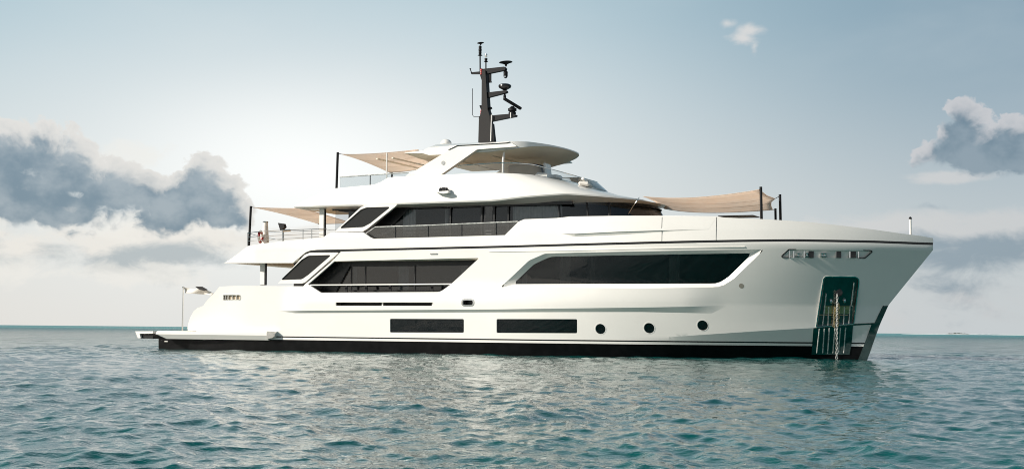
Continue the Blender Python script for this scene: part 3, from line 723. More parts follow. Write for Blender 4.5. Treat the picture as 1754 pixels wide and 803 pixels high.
# ---- upper bulwark and aft overhang: one long band above the rub line
def upper(X, Z):
    X = np.asarray(X, float)
    base = hull0(X, np.maximum(np.asarray(Z, float), 4.0)) - 0.05 * np.clip(np.asarray(Z, float) - 4.6, 0, 2) - 0.35 * sm(-9.2, -11.2, X)
    return np.maximum(base, 0.0)
UB_low = [(384, 450.3), (440, 450.4), (501.5, 450.3), (514, 439.5), (523.4, 432.0), (531, 429.2)]
UB_top = [(1240, 372.5), (1227, 370.2), (1135, 369.6), (1054, 369.6), (977, 370.8), (953, 373.4), (898, 375.4), (888, 379.6), (864.7, 402.6), (750, 405.8), (640, 408.8), (634, 406), (622, 397.6), (576, 397.6), (566, 398.5), (553, 406.4), (519.5, 409.6), (475.6, 413.6), (427, 420.6), (420, 424.6), (402, 438.5)]
ubl = xz(UB_low, upper); ubt = xz(UB_top, upper)
low_edge = ubl + [(float(x), float(rubz(x)) + .042) for x in np.linspace(ubl[-1][0] + .3, RUB[-1, 0] - .005, 60)]
fore_top = xz([(1305, 375.2), (1380, 379.7), (1439, 386), (1500, 393.6), (1545, 400)], upper)
tip = [(RUB[-1, 0] - .02, 4.36), (RUB[-1, 0] - .35, 4.42)]
ub_poly = low_edge + tip + fore_top[::-1] + ubt
panel('upper_bulwark', ub_poly, upper, M['white'], YACHT, thick=.10, step=.22, both=True)
# rub groove: dark strip set back between hull and bulwark
gr = [(float(x), float(rubz(x)) - .055) for x in np.linspace(ubl[-1][0], RUB[-1, 0] - .02, 60)] + [(float(x), float(rubz(x)) + .055) for x in np.linspace(RUB[-1, 0] - .02, ubl[-1][0], 60)]
panel('rub_line', gr, hull0, M['black'], YACHT, thick=.05, step=.4, both=True, offset=-.022)
# raised facet on the bulwark
fc = xz([(963, 400.2), (978, 371.6), (1060, 370.2), (1228, 371), (1214, 392.6), (1060, 397.2), (985, 400.8)], upper)
fx0, fx1 = fc[0][0], fc[4][0]
tap = lambda X: 0.085 * sm(fx1 + .2, fx1 - 3.6, X) * sm(fx0 - .05, fx0 + .5, X) + .0015
fcf = lambda X, Z: upper(X, Z) + tap(X)
panel('bulwark_facet', fc, fcf, M['white'], YACHT, thick=.10, step=.2)
fcu = xz([(963, 400.4), (985, 401.0), (1060, 397.4), (1214, 392.8), (1060, 402), (985, 405.2)], upper)
fl_ = lambda X, Z: upper(X, Z) + tap(X) * np.clip((Z - np.interp(X, [p[0] for p in (fcu[0], fcu[5], fcu[4], fcu[3])], [p[1] for p in (fcu[0], fcu[5], fcu[4], fcu[3])])) / .13, 0, 1)
panel('facet_chamfer', fcu, fl_, M['white'], YACHT, thick=.02, step=.15, offset=.002)
for px in (1134.8, 1227.6):
    a, b = on(px, 372, upper), on(px, 413, upper)
    panel('gate_seam', [(a[0] - .009, b[2]), (a[0] + .009, b[2]), (a[0] + .009, a[2]), (a[0] - .009, a[2])], lambda X, Z: upper(X, Z) + (tap(X) if px < 1200 else 0) * np.clip((np.asarray(Z) - fcu[1][1]) / .15, 0, 1), M['frame'], YACHT, thick=.02, step=.12, offset=.004)
# slabs of the upper deck: soffit below, teak above
AX = ubl[0][0]
def overhang(name, z0, z1, material, x1, ins, xa=None):
    xs = np.linspace(AX + .05 if xa is None else xa, x1, 40); st = [(float(x), -max(float(upper(x, 4.0)) - ins, .05)) for x in xs]
    return MB().slab(st + [(x, -y) for x, y in st[::-1]], z0, z1).build(name, material, YACHT)
overhang('upper_deck_soffit', 3.60, 3.70, M['soffit'], 1.6, .13)
overhang('upper_deck', 4.18, 4.26, M['teak'], 5.0, .1, at(428, 420, -3.4)[0] + .1)
# rounded stern edge of the overhang
p0 = ubl[0]; yy = float(upper(p0[0], 3.6))
zt = ubt[-1]
mb = MB(); prof = [(p0[0], p0[1])] + [ubt[-1], ubt[-2], ubt[-3]]
ys = [float(upper(x, z)) - .02 for x, z in prof]
mb.add([(x + .02, -y, z) for (x, z), y in zip(prof, ys)] + [(x + .02, y, z) for (x, z), y in zip(prof, ys)], [(i, i + 1, i + 5, i + 4) for i in range(3)]); mb.build('overhang_stern', M['white'], YACHT)

# ---- main deck: salon glass wall behind the side opening
SY = 3.02
wall = flat(SY)
wx0, wx1 = at(505, 480, -SY)[0], at(850, 480, -SY)[0]
sg_ = panel('salon_glazing', [(wx0, 1.72), (wx1, 1.72), (wx1, 3.59), (wx0, 3.59)], wall, M['glass'], YACHT, thick=.03, step=1.0)
for px in (602, 626, 711, 812): 
    p = at(px, 470, -SY); MB().box((p[0], -SY - .012, 2.65), (.035, .03, 1.86)).build('mullion', M['frame'], sg_)
MB().box(((wx0 + wx1) / 2, -SY - .03, 3.50), (wx1 - wx0, .06, .17)).build('head_band', M['frame'], sg_)
# slatted dark screen at the after end
a, b, c_, d_ = at(520, 500, -SY), at(573, 500, -SY), at(599, 452, -SY), at(520, 443, -SY)
mb = MB()
for i in range(22):
    z = 1.75 + i * .085; t = np.clip((z - b[2]) / (c_[2] - b[2]), 0, 1); xe = b[0] + (c_[0] - b[0]) * t + .1
    mb.box(((wx0 + xe) / 2, -SY - .06, z), (xe - wx0, .05, .083))
mb.build('louvre_screen', M['black'], YACHT)
for a, b in ((682, 700), (603, 612), (790, 800)): curtain(a, b, 446, 512, flat(SY), .25, parent=sg_)
MB().box(((wx0 + wx1) / 2, -.6, 2.6), (wx1 - wx0, .08, 1.9)).build('salon_lining', M['interior'], YACHT)
MB().box((wx1 + .1, -1.8, 2.65), (.1, 3.7, 1.9)).build('salon_lining', M['interior'], YACHT)
# hand rail along the opening, with posts
hr = [on(px, py, hull) for px, py in ((530, 488.0), (600, 487.7), (700, 486.8), (774, 486.2))]
rl = MB().tube([(p[0], p[1] + .05, p[2]) for p in hr], .028).build('hand_rail', M['white'], YACHT)
for px in (588, 622, 663, 735, 758): 
    p = on(px, 494, hull); z1 = hr[0][2] - .02; MB().box((p[0], p[1] + .25, (2.3 + z1) / 2), (.09, .05, z1 - 2.3)).build('rail_post', M['matblack'], rl)
mb = MB().box((at(690, 495, -3.1)[0], -3.2, 2.46), (4.6, .06, .05)).build('inner_rail', M['matblack'], rl)
# deck fittings on the white band: small navigation light
p = on(743, 434.5, hull); MB().box((p[0], p[1] - .015, p[2]), (.3, .05, .045), ch=.012).build('courtesy_light', M['steel'], YACHT)
mo = xz([(838, 430.2), (1000, 427.6), (1276, 422.0), (1276, 423.8), (1000, 429.2), (838, 431.6)], hull0)
panel('side_moulding', mo, hull0, M['white'], YACHT, thick=.05, step=.4, both=False, offset=.022)
# stern column
def column(pxl, pxr, pyt, pyb, y):
    a, b = at(pxl, pyt, y), at(pxr, pyb, y); cx_ = (at(pxl, pyb, y)[0] + b[0]) / 2; w_ = (b[0] - at(pxl, pyb, y)[0])
    o = MB().box((cx_ - w_ * .1, y + .15, (a[2] + b[2]) / 2), (w_ * .8, .15, a[2] - b[2]), ch=.02).build('deck_column', M['white'], YACHT)
    MB().box((cx_ + w_ * .34, y + .15, (a[2] + b[2]) / 2), (w_ * .10, .10, a[2] - b[2] - .01)).build('column_shade_strip', M['frame'], o)  # dark strip painted in for the shaded forward side of the column
    return o
column(443, 453.5, 449.5, 488, -3.3); column(544.5, 555, 357, 408, -3.1)

# ---- slanted wing windows joining the decks
def wing(name, outer, glasspx, fn, rad_o, rad_g):
    o = fillet(xz(outer, fn), rad_o, 4); g_ = fillet(xz(glasspx, fn), rad_g, 5)
    w_ = panel(name, o, fn, M['white'], YACHT, holes=[g_], thick=.12, step=.3, both='split')
    panel('pane', g_, fn, M['pane'], w_, thick=.02, step=.5, offset=-.05)
    port_ = bpy.data.objects[w_['_port']]; pp = panel('pane', g_, lambda X, Z: -fn(X, Z), M['pane'], port_, thick=.02, step=.5, offset=.05)
    ringframe('wing_seal', g_, fn, .012, M['frame'], w_, proud=.003, depth=.05)
    return w_
wfn = lambda X, Z: hull0(X, np.asarray(Z) * 0 + 3.2) + .012
wing('wing_window', [(475.5, 485.6), (522, 436), (531, 432.4), (580.5, 432.2), (523, 483), (517, 485.4)], [(481.8, 478.8), (517, 445), (528, 438.1), (566.5, 437.0), (528, 470), (517, 477.6)], wfn, [.02, .1, .15, .03, .1, .1], [.03, .1, .3, .03, .1, .3])
ufn = flat(3.46)
wing('wing_window', [(573, 396.9), (617.5, 355), (627, 350.9), (681, 350.4), (629, 392), (621, 396.8)], [(582.5, 390.6), (618, 359.5), (627.5, 355.8), (668, 354.6), (634, 382), (622, 388.4)], ufn, [.02, .1, .15, .03, .1, .1], [.03, .1, .3, .03, .1, .3])

# ---- upper deck house: glass wrapped round a rounded front
def house(z, k=0.0): return plan(-6.2, 1.6, 6.75 - k, 2.78 - .1 * k, 34, 2.5, 12)
hs = loft('deckhouse_glazing', [ring(house(0), 4.2), ring(house(0), 4.6), ring(house(0, .25), 5.2), ring(house(0, .6), 5.78)], M['glass'], YACHT)
HY = 2.78
for px, w_ in ((772, .05), (825.5, .07), (847, .05), (871, .05), (958, .06), (1003, .06), (1036, .08)):
    p = at(px, 365, -HY)
    if p[0] < 1.6: mb = MB().box((p[0], -HY - .015, 5.0), (w_, .04, 1.6)).build('mullion', M['frame'], hs)
    else:
        hx = house(0); hy = float(np.interp(p[0], [q[0] for q in hx], [-q[1] for q in hx])); hx6 = house(0, .6); hy6 = float(np.interp(p[0] - .1, [q[0] for q in hx6], [-q[1] for q in hx6]))
        MB().tube([(p[0], -hy - .01, 4.3), (p[0] - .03, -hy * .5 - hy6 * .5 - .015, 5.3), (p[0] - .1, -hy6 - .012, 5.76)], w_ * .6).build('mullion', M['frame'], hs)
# door in the side with its handle
p = at(838, 390, -HY); MB().box((p[0], -HY - .012, 5.0), (.42, .03, 1.45), ch=.01).build('side_door', M['frame'], hs)
MB().box((p[0], -HY - .035, 5.28), (.30, .012, .72)).build('door_pane', M['glass'], hs)
MB().box((p[0], -HY - .05, 4.72), (.26, .04, .035)).build('door_handle', M['steel'], hs)
MB().box((p[0], -HY - .045, 4.60), (.24, .03, .05)).build('door_latch', M['steel'], hs)
mb = MB().box((-1.2, -HY - .02, 5.70), (10.2, .06, .12)).build('head_band', M['frame'], hs)  # black strip stands in for the soffit's shadow along the glass top
a, b, c2, d2 = at(622, 398, -HY), at(668, 392, -HY), at(706, 352, -HY), at(675, 349, -HY)
MB().prism([(a[0], a[2] - .3), (b[0], b[2]), (c2[0], c2[2]), (c2[0] - .1, 5.76), (a[0] - .4, 5.76)], -HY - .03, -HY - .005).build('corner_panel', M['frame'], hs)
for a, b in ((690, 712), (762, 768), (878, 962)): curtain(a, b, 350, 405, flat(HY), .16, amp=.035, n=44 if b - a > 40 else 12, parent=hs)
cl_ = plan(-6.0, 1.3, 5.9, 2.05, 24, 2.4, 8)
loft('saloon_lining', [ring(cl_, 4.27), ring(cl_, 5.62), ring([(x, y * .01) for x, y in cl_], 5.625)], M['matblack'], YACHT)
MB().slab(full(plan(-6.1, 1.5, 6.3, 2.68, 24, 2.5, 8)), 5.63, 5.66).build('saloon_ceiling', M['matblack'], YACHT)
# front windscreen glare panel: darker brow glass round the bow end is part of the same glazing; wiper and cable
p1, p2, p3 = at(1095, 338, -1.8), at(1085, 352, -1.9), at(1076.5, 366, -1.8)
MB().tube([tuple(p1), tuple((p1 + p2) / 2 + np.array([.03, -.05, 0])), tuple(p2), tuple(p3)], .014).build('awning_stay', M['steel'], YACHT)

# ---- flybridge band with its overhanging brow
FB = 3.42
def zlow(x): return float(np.interp(x, [-8, -3.9, 1.0, 2.2, 3.8, 6.5], [5.745, 5.755, 5.775, 5.88, 5.97, 5.80]))
def ztop(x): return float(np.interp(x, [-8, -6.3, -5.95, -4.05, -3.55, -1, 1.0, 2.2, 3.0, 4.3, 6.4], [5.80, 6.42, 6.48, 6.58, 6.84, 6.86, 6.86, 6.80, 6.70, 6.42, 5.80]))
def flyplan(x0, x1, b, xs=1.2, p=2.5): return plan(x0, xs, x1, b, 40, p, 26)
X0 = at(503.5, 355.3, -FB)[0]
r0 = flyplan(X0 + .25, 5.7, FB - .62); r1 = flyplan(X0, 6.5, FB - .03); r2 = flyplan(X0 + .02, 6.45, FB); r3 = flyplan(X0 + .15, 4.9, FB - .03, .9); r4 = flyplan(X0 + .3, 3.5, FB - .18, .2, 2.3); r5 = flyplan(X0 + .3, 3.3, FB - .28, .1, 2.3)
def zmid(x): return zlow(x) + .30 * (ztop(x) - zlow(x))
def stz(half, f): 
    # heights follow the side station, eased over the rounded front
    return [(x, y, f(x)) for x, y in full(half)]
R0 = [(x, y, 5.69) for x, y in full(r0)]
R1 = [(x, y, zlow(x)) for x, y in full(r1)]
R2 = [(x, y, min(zlow(x) + .05, ztop(x))) for x, y in full(r2)]
R3 = [(x, y, zlow(x) + .62 * (ztop(x) - zlow(x))) for x, y in full(r3)]
R4 = [(x, y, ztop(x)) for x, y in full(r4)]
R5 = [(x, y, ztop(x)) for x, y in full(r5)]
R6 = [(x, y, ztop(x) - .12 if x > -6.4 else ztop(x) - .02) for x, y in full(flyplan(X0 + .35, 3.2, FB - .32, .1, 2.3))]
fly = loft('flybridge_band', [R0, R1, R2, R3, R4, R5, R6], M['white'], YACHT, smooth=28, close_ends=False)
loft('flybridge_soffit', [[(x, y, z + .004) for x, y, z in R1][:0] or [(x, y, 5.686) for x, y in full(flyplan(X0 + .3, 5.68, FB - .65))], [(x, y, 5.65) for x, y in full(flyplan(X0 + .5, 3.5, .9))]], M['soffit'], YACHT)
fd = flyplan(X0 + .3, 3.25, FB - .3, .1, 2.3)
MB().slab([(x, y) for x, y in full(fd) if x < -6.6] or [(0, 0)], 5.78, 5.79) if False else None
MB().slab(full([(x, y) for x, y in fd]), 5.80, 5.84).build('flybridge_deck', M['paledeck'], YACHT)
# camera / searchlight on its white bracket on the band
p = at(761, 330, -FB - .02)
sb = MB().prism([(p[0] - .34, p[2] + .03), (p[0] + .26, p[2] + .05), (p[0] + .27, p[2] - .03), (p[0] + .05, p[2] - .06)], -FB - .22, -FB + .1).build('light_bracket', M['white'], YACHT)
mb = MB().box((p[0] + .02, -FB - .10, p[2] + .12), (.15, .16, .13), ch=.02).box((p[0] - .10, -FB - .12, p[2] + .10), (.12, .14, .15), (0, .3, .2), .03).box((p[0] + .14, -FB - .12, p[2] + .10), (.12, .14, .15), (0, -.3, -.2), .03)
mb.build('searchlight', M['black'], sb)
# dark slit vent in the brow
sl_ = [at(px, py, -1.95) for px, py in ((1012, 313.5), (1025, 315.8), (1040, 320), (1054, 324.8))]

# ---- glass screens
def screen(name, px_bottom, px_top, y, posts=(), both=True, m='clear', rail=True):
    lo_ = [at(a, b, y) for a, b in px_bottom]; hi_ = [at(a, b, y) for a, b in px_top]
    poly = [(p[0], p[2]) for p in lo_] + [(p[0], p[2]) for p in hi_[::-1]]
    g_ = panel(name, poly, flat(-y), M[m], YACHT, thick=.014, step=2.0, both='split' if both else False)
    if rail:
        for sgn in ((1, -1) if both else (1,)): MB().tube([(p[0], y * sgn, p[2]) for p in hi_], .024, 6).build('top_rail', M['brightbar'], g_ if sgn == 1 else bpy.data.objects[g_['_port']])
    for px in posts:
        X = at(px, lo_[0][2], y)[0]; X = at(px, px_bottom[0][1], y)[0]
        zb = np.interp(X, [p[0] for p in lo_], [p[2] for p in lo_]); zt_ = np.interp(X, [p[0] for p in hi_], [p[2] for p in hi_])
        MB().tube([(X, y - .002, zb - .05), (X, y - .002, zt_)], .019, 6).build('post', M['frame'], g_)
    return g_
screen('side_balustrade', [(626, 401), (639, 409.3), (750, 406.5), (866, 403.2)], [(626, 400.8), (643, 388.8), (734, 385.8), (887, 379.4)], -3.50, (677.5, 733.5, 791, 850), m='balglass')
MB().tube([tuple(at(a, b, -3.35)) for a, b in ((655, 403), (676, 396.8), (760, 393.5), (872, 389.8))], .016, 6).build('inner_rail', M['frame'], YACHT)
screen('stern_balustrade', [(583, 325.2), (671, 318.5), (690, 306)], [(582, 303.5), (640, 299.5), (700, 295.8)], -3.18, (634, 671))
# curved windscreen round the front of the flybridge
wl = plan(at(752, 304, -3.1)[0], .1, 4.05, 3.1, 32, 2.3, 10); wt = plan(at(785, 292, -3.0)[0], -.1, 3.6, 3.0, 32, 2.3, 10)
zwt = lambda x: float(np.interp(x, [-2.9, 1.3, 2.2, 3.0, 3.6], [7.14, 7.27, 7.20, 6.98, 6.80]))
ws = loft('flybridge_windscreen', [[(x, y, ztop(x) - .05) for x, y in full(wl)], [(x, y, zwt(x)) for x, y in full(wt)]], M['clear'], YACHT)
MB().tube([(x, y, zwt(x)) for x, y in full(wt)], .016, 6).build('top_rail', M['steel'], ws)

# ---- hardtop: roof with rounded front, carried on slanted side arms
HB = 2.75
def roofplan(x0, xs, x1, b, p=2.1): return plan(x0, xs, x1, b, 44, p, 14)
HX0 = at(700, 257, -2.4)[0]
zi = lambda x, xs_, zs_: float(np.interp(x, xs_, zs_))
LX = [HX0, HX0 + 1.0, -2.6, .6, 1.4, 1.9, 2.4, 2.75]
ru = [(x, y, zi(x, [-6, -3, 1.2, 3], [7.72, 7.60, 7.64, 7.70])) for x, y in full(roofplan(HX0 + .5, .5, 1.8, HB - .35))]
re_ = [(x, y, zi(x, LX, [7.80, 7.76, 7.68, 7.72, 7.80, 7.90, 7.97, 7.98])) for x, y in full(roofplan(HX0, .6, 2.75, HB, 2.3))]
rt = [(x, y, zi(x, LX, [7.82, 7.90, 7.98, 8.05, 8.09, 8.09, 8.05, 8.02])) for x, y in full(roofplan(HX0, .6, 2.75, HB, 2.3))]
rc = [(x, y, zi(x, LX, [7.85, 8.04, 8.16, 8.15, 8.14, 8.13, 8.09, 8.06])) for x, y in full(roofplan(HX0 + .15, .4, 2.4, HB - .5))]
loft('hardtop_underside', [ru[:], [(x, y * .995, z - .004) for x, y, z in re_]], M['soffit'], YACHT, close_ends=True, capfirst=True)
loft('hardtop', [re_, rt, rc], M['white'], YACHT, close_ends=True, caplast=True, smooth=30)
arm = fillet([(p[0], p[2]) for p in (at(a, b, -2.92) for a, b in ((688, 306.2), (770, 256.5), (783, 250), (868, 245.3), (874, 243.6), (886, 251), (817, 256.2), (747, 305.2)))], [.02, .1, .1, .1, .03, .03, .1, .02], 4)
panel('hardtop_arm', arm, flat(2.92), M['white'], YACHT, thick=.22, step=.4, both='split')
sm_ = [at(a, b, -2.94) for a, b in ((768, 256.8), (783, 249.6), (868, 244.9), (874, 243.4))]
MB().tube([tuple(p) for p in sm_], .014, 5).build('arm_seam', M['frame'], YACHT)
p = at(759, 279, -2.93); MB().lathe((p[0], -2.925, p[2]), [(.005, -.01), (.07, -.008), (.08, 0), (.08, .01)], 18, tilt=Matrix.Rotation(radians(90), 4, 'X').to_quaternion()).build('arm_badge', M['steel'], YACHT)
# slender roof prop, roof beams beneath
a, b = at(864.5, 252, -2.5), at(861.5, 304, -2.5)
MB().tube([tuple(a), tuple((a + b) / 2 + np.array([-.03, 0, .1])), tuple(b)], .045, 10).build('roof_prop', M['white'], YACHT)
for xb in (-4.6, -3.9, -1.5, .4): MB().box((xb, 0, 7.62 if xb > -3 else 7.70), (.07, 4.6, .05)).build('roof_beam', M['soffit'], YACHT)
# small radome bump on top
p = at(764, 243, -.8); MB().lathe((p[0], p[1], p[2] - .08), [(.22, -.02), (.22, .06), (.16, .14), (.05, .18), (0, .185)], 18).build('roof_dome', M['white'], YACHT)

# ---- mast with its fittings
mz = lambda pts: [(q[0], q[2]) for q in (at(a, b, 0.0) for a, b in pts)]
MAST = MB().prism(mz([(822, 245), (823, 207), (827.5, 189), (828, 122), (834, 122), (838, 189), (841.5, 200), (843, 245)]), -.16, .16).build('mast', M['mastgrey'], YACHT, 20)
MB().prism(mz([(843.6, 212), (845, 212), (848.6, 245), (841, 245)]), -.10, .10).build('mast_fin', M['matblack'], MAST)
def arm_(pts, w_, name='crossarm'): return MB().prism(mz(pts), -w_, w_).build(name, M['matblack'], MAST, 20)
arm_([(829, 119), (838, 118), (865, 115.2), (867.5, 118), (866, 121), (839, 126.5), (829, 128)], .10)
arm_([(834, 159.5), (868, 155.5), (869.5, 158), (867, 160), (838, 167.5), (834, 168)], .10)
arm_([(823, 200), (838, 199), (880, 195.5), (884.5, 197), (884, 200), (842, 208.5), (823, 209.5)], .13)
arm_([(807, 124.5), (829, 122.5), (829, 127.5), (808, 127.5)], .05)
arm_([(823, 129), (829, 129), (829, 141), (826, 138)], .06, 'bracket')
arm_([(838, 127), (841, 127), (841, 139), (842.3, 141.5), (837, 142)], .05, 'bracket')
arm_([(837.5, 185), (841.5, 183.5), (842.5, 186), (839, 188.5)], .06, 'bracket')
def pole_(a, b, r_, name, m_='matblack', y=0.0, parent=MAST): return MB().tube([tuple(at(*a, y)), tuple(at(*b, y))], r_, 8).build(name, M[m_], parent)
pole_((822.5, 124), (822.3, 94), .03, 'antenna_pole')
pole_((832.3, 119), (832.3, 104), .028, 'antenna_pole')
def stack(px, py, prof, name, m_, tilt=0.0, y=0.0):
    p = at(px, py, y); return MB().lathe(tuple(p), prof, 18, tilt=Matrix.Rotation(tilt, 4, 'Y').to_quaternion() if tilt else None).build(name, M[m_], MAST)
stack(822.3, 95.5, [(.02, -.02), (.10, 0), (.04, .05), (.06, .08), (.06, .16), (.045, .17), (.065, .19), (.065, .27), (.045, .28), (.06, .30), (.06, .37), (.02, .40)], 'navigation_light', 'matblack')
stack(823.2, 75.5, [(.02, -.05), (.05, 0), (.14, .03), (.13, .045), (0, .05)], 'satellite_antenna', 'matblack', -.1)
stack(832.4, 106, [(.03, -.02), (.09, 0), (.03, .06), (.06, .07), (.06, .13)], 'navigation_light', 'matblack')
stack(832.6, 98.5, [(.05, 0), (.055, .06), (.03, .07), (.055, .09), (.05, .13), (.0, .15)], 'strobe_light', 'steel')
stack(824.8, 127, [(.06, -.03), (.065, 0), (.05, .05), (.065, .06), (.05, .12), (.065, .13), (.05, .19), (.06, .2), (.0, .22)], 'signal_lamp', 'red')
stack(825.8, 199, [(.07, -.1), (.09, 0), (.07, .06), (.085, .08), (.065, .14), (.08, .16), (.065, .22), (.07, .24), (.0, .25)], 'signal_lamp', 'red')
stack(825.5, 187, [(.02, -.05), (.06, 0), (.14, .10), (.10, .13), (0, .14)], 'horn', 'matblack', .3)
stack(825.5, 203, [(.10, -.12), (.13, -.02), (.12, .08), (.06, .10)], 'lamp_base', 'matblack')
stack(866.5, 110, [(.03, -.10), (.05, -.02), (.12, .01), (.20, .05), (.27, .065), (.26, .08), (0, .08)], 'satellite_antenna', 'matblack', -.08)
stack(866, 133.5, [(.0, -.03), (.06, 0), (.085, .06), (.085, .2), (.10, .22), (.05, .27), (.05, .33), (.03, .36)], 'camera_dome', 'matblack')
p = at(866, 133, -.06); MB().lathe((p[0], p[1] - .05, p[2]), [(.0, -.03), (.03, 0), (.03, .05), (0, .07)], 12).build('camera_eye', M['steel'], MAST)
stack(864.7, 153.5, [(.04, -.05), (.12, 0), (.23, .06), (.26, .12), (.25, .17), (.18, .21), (0, .225)], 'tv_dome', 'black')
stack(864.5, 168, [(.04, -.03), (.035, .05), (.05, .07), (.03, .18)], 'dome_mount', 'matblack')
# open-array radar
a, b = at(862.5, 168.5, -.15), at(893, 187, .25)
v = Vector(b - a); c0 = (a + b) / 2
MB().box(tuple(c0), (v.length, .16, .11), (0, -math.asin(v.z / v.length), atan2(v.y, v.x)), .03).build('radar_scanner', M['matblack'], MAST)
stack(877.5, 192.8, [(.10, -.10), (.15, -.06), (.15, .0), (.11, .03), (.17, .06), (.17, .15), (.10, .19), (.06, .24)], 'radar_base', 'matblack')
pole_((864.5, 171), (864.5, 164), .06, 'radar_joint')
pole_((874.8, 193), (874.8, 202), .022, 'cable', 'white', -.16); pole_((842, 197), (840.6, 242), .022, 'halyard', 'white', -.2)
wa = MB().tube([tuple(at(x, y, -.05)) for x, y in ((809.2, 152), (809.2, 197), (811.5, 200), (821, 200))], .012, 6).build('whip_antenna', M['matblack'], MAST)
MB().tube([tuple(at(x, y, -.05)) for x, y in ((805.5, 118.5), (808, 126))], .02, 6).build('small_antenna', M['matblack'], MAST)
MB().lathe(tuple(at(805.6, 118, -.05)), [(.02, -.03), (.04, 0), (0, .02)], 10).build('antenna_tip', M['matblack'], MAST)

# ---- swim platform
pf = lambda y, pts: [(q[0], q[2]) for q in (at(a, b, y) for a, b in pts)]
pz = lambda px, py, y=-3.8: at(px, py, y)
z_t, z_m, z_b = pz(360, 567.1)[2], pz(360, 573.0)[2], pz(360, 581.0)[2]
xa_t, xa_m, xa_b, xe = pz(262, 567)[0], pz(260, 572)[0], pz(274, 581)[0], pz(457, 575)[0]
rect = lambda xa, xb, y, z, c=.25: [(xa, -y + c, z), (xa + c, -y, z), (xb, -y, z), (xb, y, z), (xa + c, y, z), (xa, y - c, z)]
sp = loft('swim_platform', [rect(xa_t + .03, xe, 3.77, z_t), rect(xa_t, xe, 3.80, z_t - .03), rect(xa_m, xe, 3.80, z_m), rect(xa_b, xe, 3.68, z_b)], M['white'], YACHT, close_ends=True, capfirst=True, caplast=True, smooth=20)
MB().prism(pf(-3.82, [(456.8, 566.8), (470.5, 567.2), (470.5, 575.5), (467, 578.2), (456.8, 580.4)]), -3.83, -3.5).build('platform_end', M['steel'], sp)
MB().prism(pf(-3.6, [(272, 566.9), (330, 566.9), (330, 566), (271, 566)]), -3.6, 3.6).build('platform_teak', M['teak'], sp)
MB().prism(pf(-2.6, [(231.5, 567.0), (236, 578.6), (241, 578.6), (239, 571.2), (262, 570.8), (262, 566.8)]), -2.6, 2.6).build('platform_extension', M['white'], sp)
MB().prism(pf(-2.5, [(238.5, 571.2), (262, 571.2), (262, 579.6), (240, 579.2)]), -2.5, 2.5).build('platform_underside', M['black'], sp)  # black block filling the recess under the extension
MB().prism(pf(-2.95, [(271.5, 579), (480, 579), (480, 602), (271.5, 602)]), -2.95, 2.95).build('platform_support', M['boot'], sp)
p = at(285, 584.3, -2.96); MB().box((p[0], -2.97, p[2]), (.16, .03, .04)).build('draft_mark', M['white'], sp)
# flag staff
p0_, p1_ = at(312.4, 566, -1.6), at(314.0, 493, -1.6)
fs = MB().tube([tuple(p0_), tuple(p1_)], [.035, .028], 8).lathe(tuple(p1_), [(.03, 0), (.045, .04), (0, .07)], 10).build('flag_staff', M['steel'], YACHT)

# ---- awning poles
def apole(px0, py0, px1, py1, y, r_=.05):
    return MB().tube([tuple(at(px1, py1, y)), tuple(at(px0, py0, y))], r_, 10).build('awning_pole', M['matblack'], YACHT)
apole(578.6, 261, 576.3, 326, -3.0); apole(671.3, 296, 671.2, 320, 2.2, .045)
apole(429.8, 353, 426.4, 421, -3.05)
apole(1303.2, 320, 1304.4, 378, -1.9); apole(1336, 333, 1337, 380, 1.3); apole(1328.2, 357, 1328.6, 380, 2.1, .045)
apole(548.5, 384, 548.5, 410, 2.6, .045)
a, b = at(662.6, 262, -2.6), at(662.2, 318, -2.6); MB().tube([tuple(a), tuple(b)], .03, 8).build('awning_prop', M['white'], YACHT)

# ---- rails and fittings of the after upper deck
def rail(pts, y, r_=.014): return MB().tube([tuple(at(a, b, y)) for a, b in pts], r_, 6).build('stern_rail', M['steel'], YACHT)
st_r = rail([(424, 399), (445, 396.5), (480, 394.5), (560, 391.5)], -3.1); rail([(424, 406), (480, 403), (556, 399.5)], -3.1, .010); rail([(424, 413), (480, 409.5), (553, 405)], -3.1, .010)
rail([(424, 399), (443, 404.5), (484, 412)], -1.2, .012)
rail([(455, 398), (540, 395), (600, 393)], 2.9, .012)
for px, y0, y1 in ((424, 398.5, 421), (484, 394, 415.5), (519, 393, 411.5), (534, 392.5, 409)): MB().tube([tuple(at(px, y0, -3.1)), tuple(at(px, y1, -3.1))], .016, 6).build('stanchion', M['steel'], st_r)
# capstan-like mooring post and floodlight
p = at(454.5, 417.5, -2.2); cp = MB().lathe(tuple(p), [(.15, -.1), (.16, 0), (.10, .82), (.11, .88), (.09, .92), (0, .93)], 20).build('davit_post', M['white'], YACHT)
MB().lathe(tuple(p + np.array([0, 0, .86])), [(.105, 0), (.115, .02), (.115, .05), (.1, .06)], 20).build('post_collar', M['steel'], cp)
p = at(485, 395, -2.9); fl = MB().box((p[0] + .15, p[1], p[2] - .0), (.36, .12, .09), (0, -.08, .3), .03).tube([tuple(p + np.array([0.02, 0, -.5])), tuple(p)], .03, 8).build('floodlight', M['steel'], YACHT)
q = at(483.5, 388.5, -2.9); MB().prism([(q[0] - .16, q[2] + .16), (q[0] + .10, q[2] + .12), (q[0] + .15, q[2] - .02), (q[0] + .02, q[2] - .12), (q[0] - .05, q[2] - .14)], -2.98, -2.8).build('light_hood', M['matblack'], fl)
# bow staff
p0_, p1_ = at(1559.6, 402.5, -.3), at(1559.2, 373.5, -.3); bs = MB().tube([tuple(p0_), tuple(p1_)], .045, 10).build('bow_staff', M['white'], YACHT)
MB().lathe(tuple(p1_), [(.05, -.04), (.055, 0), (.03, .04), (0, .05)], 10).build('staff_light', M['matblack'], bs)
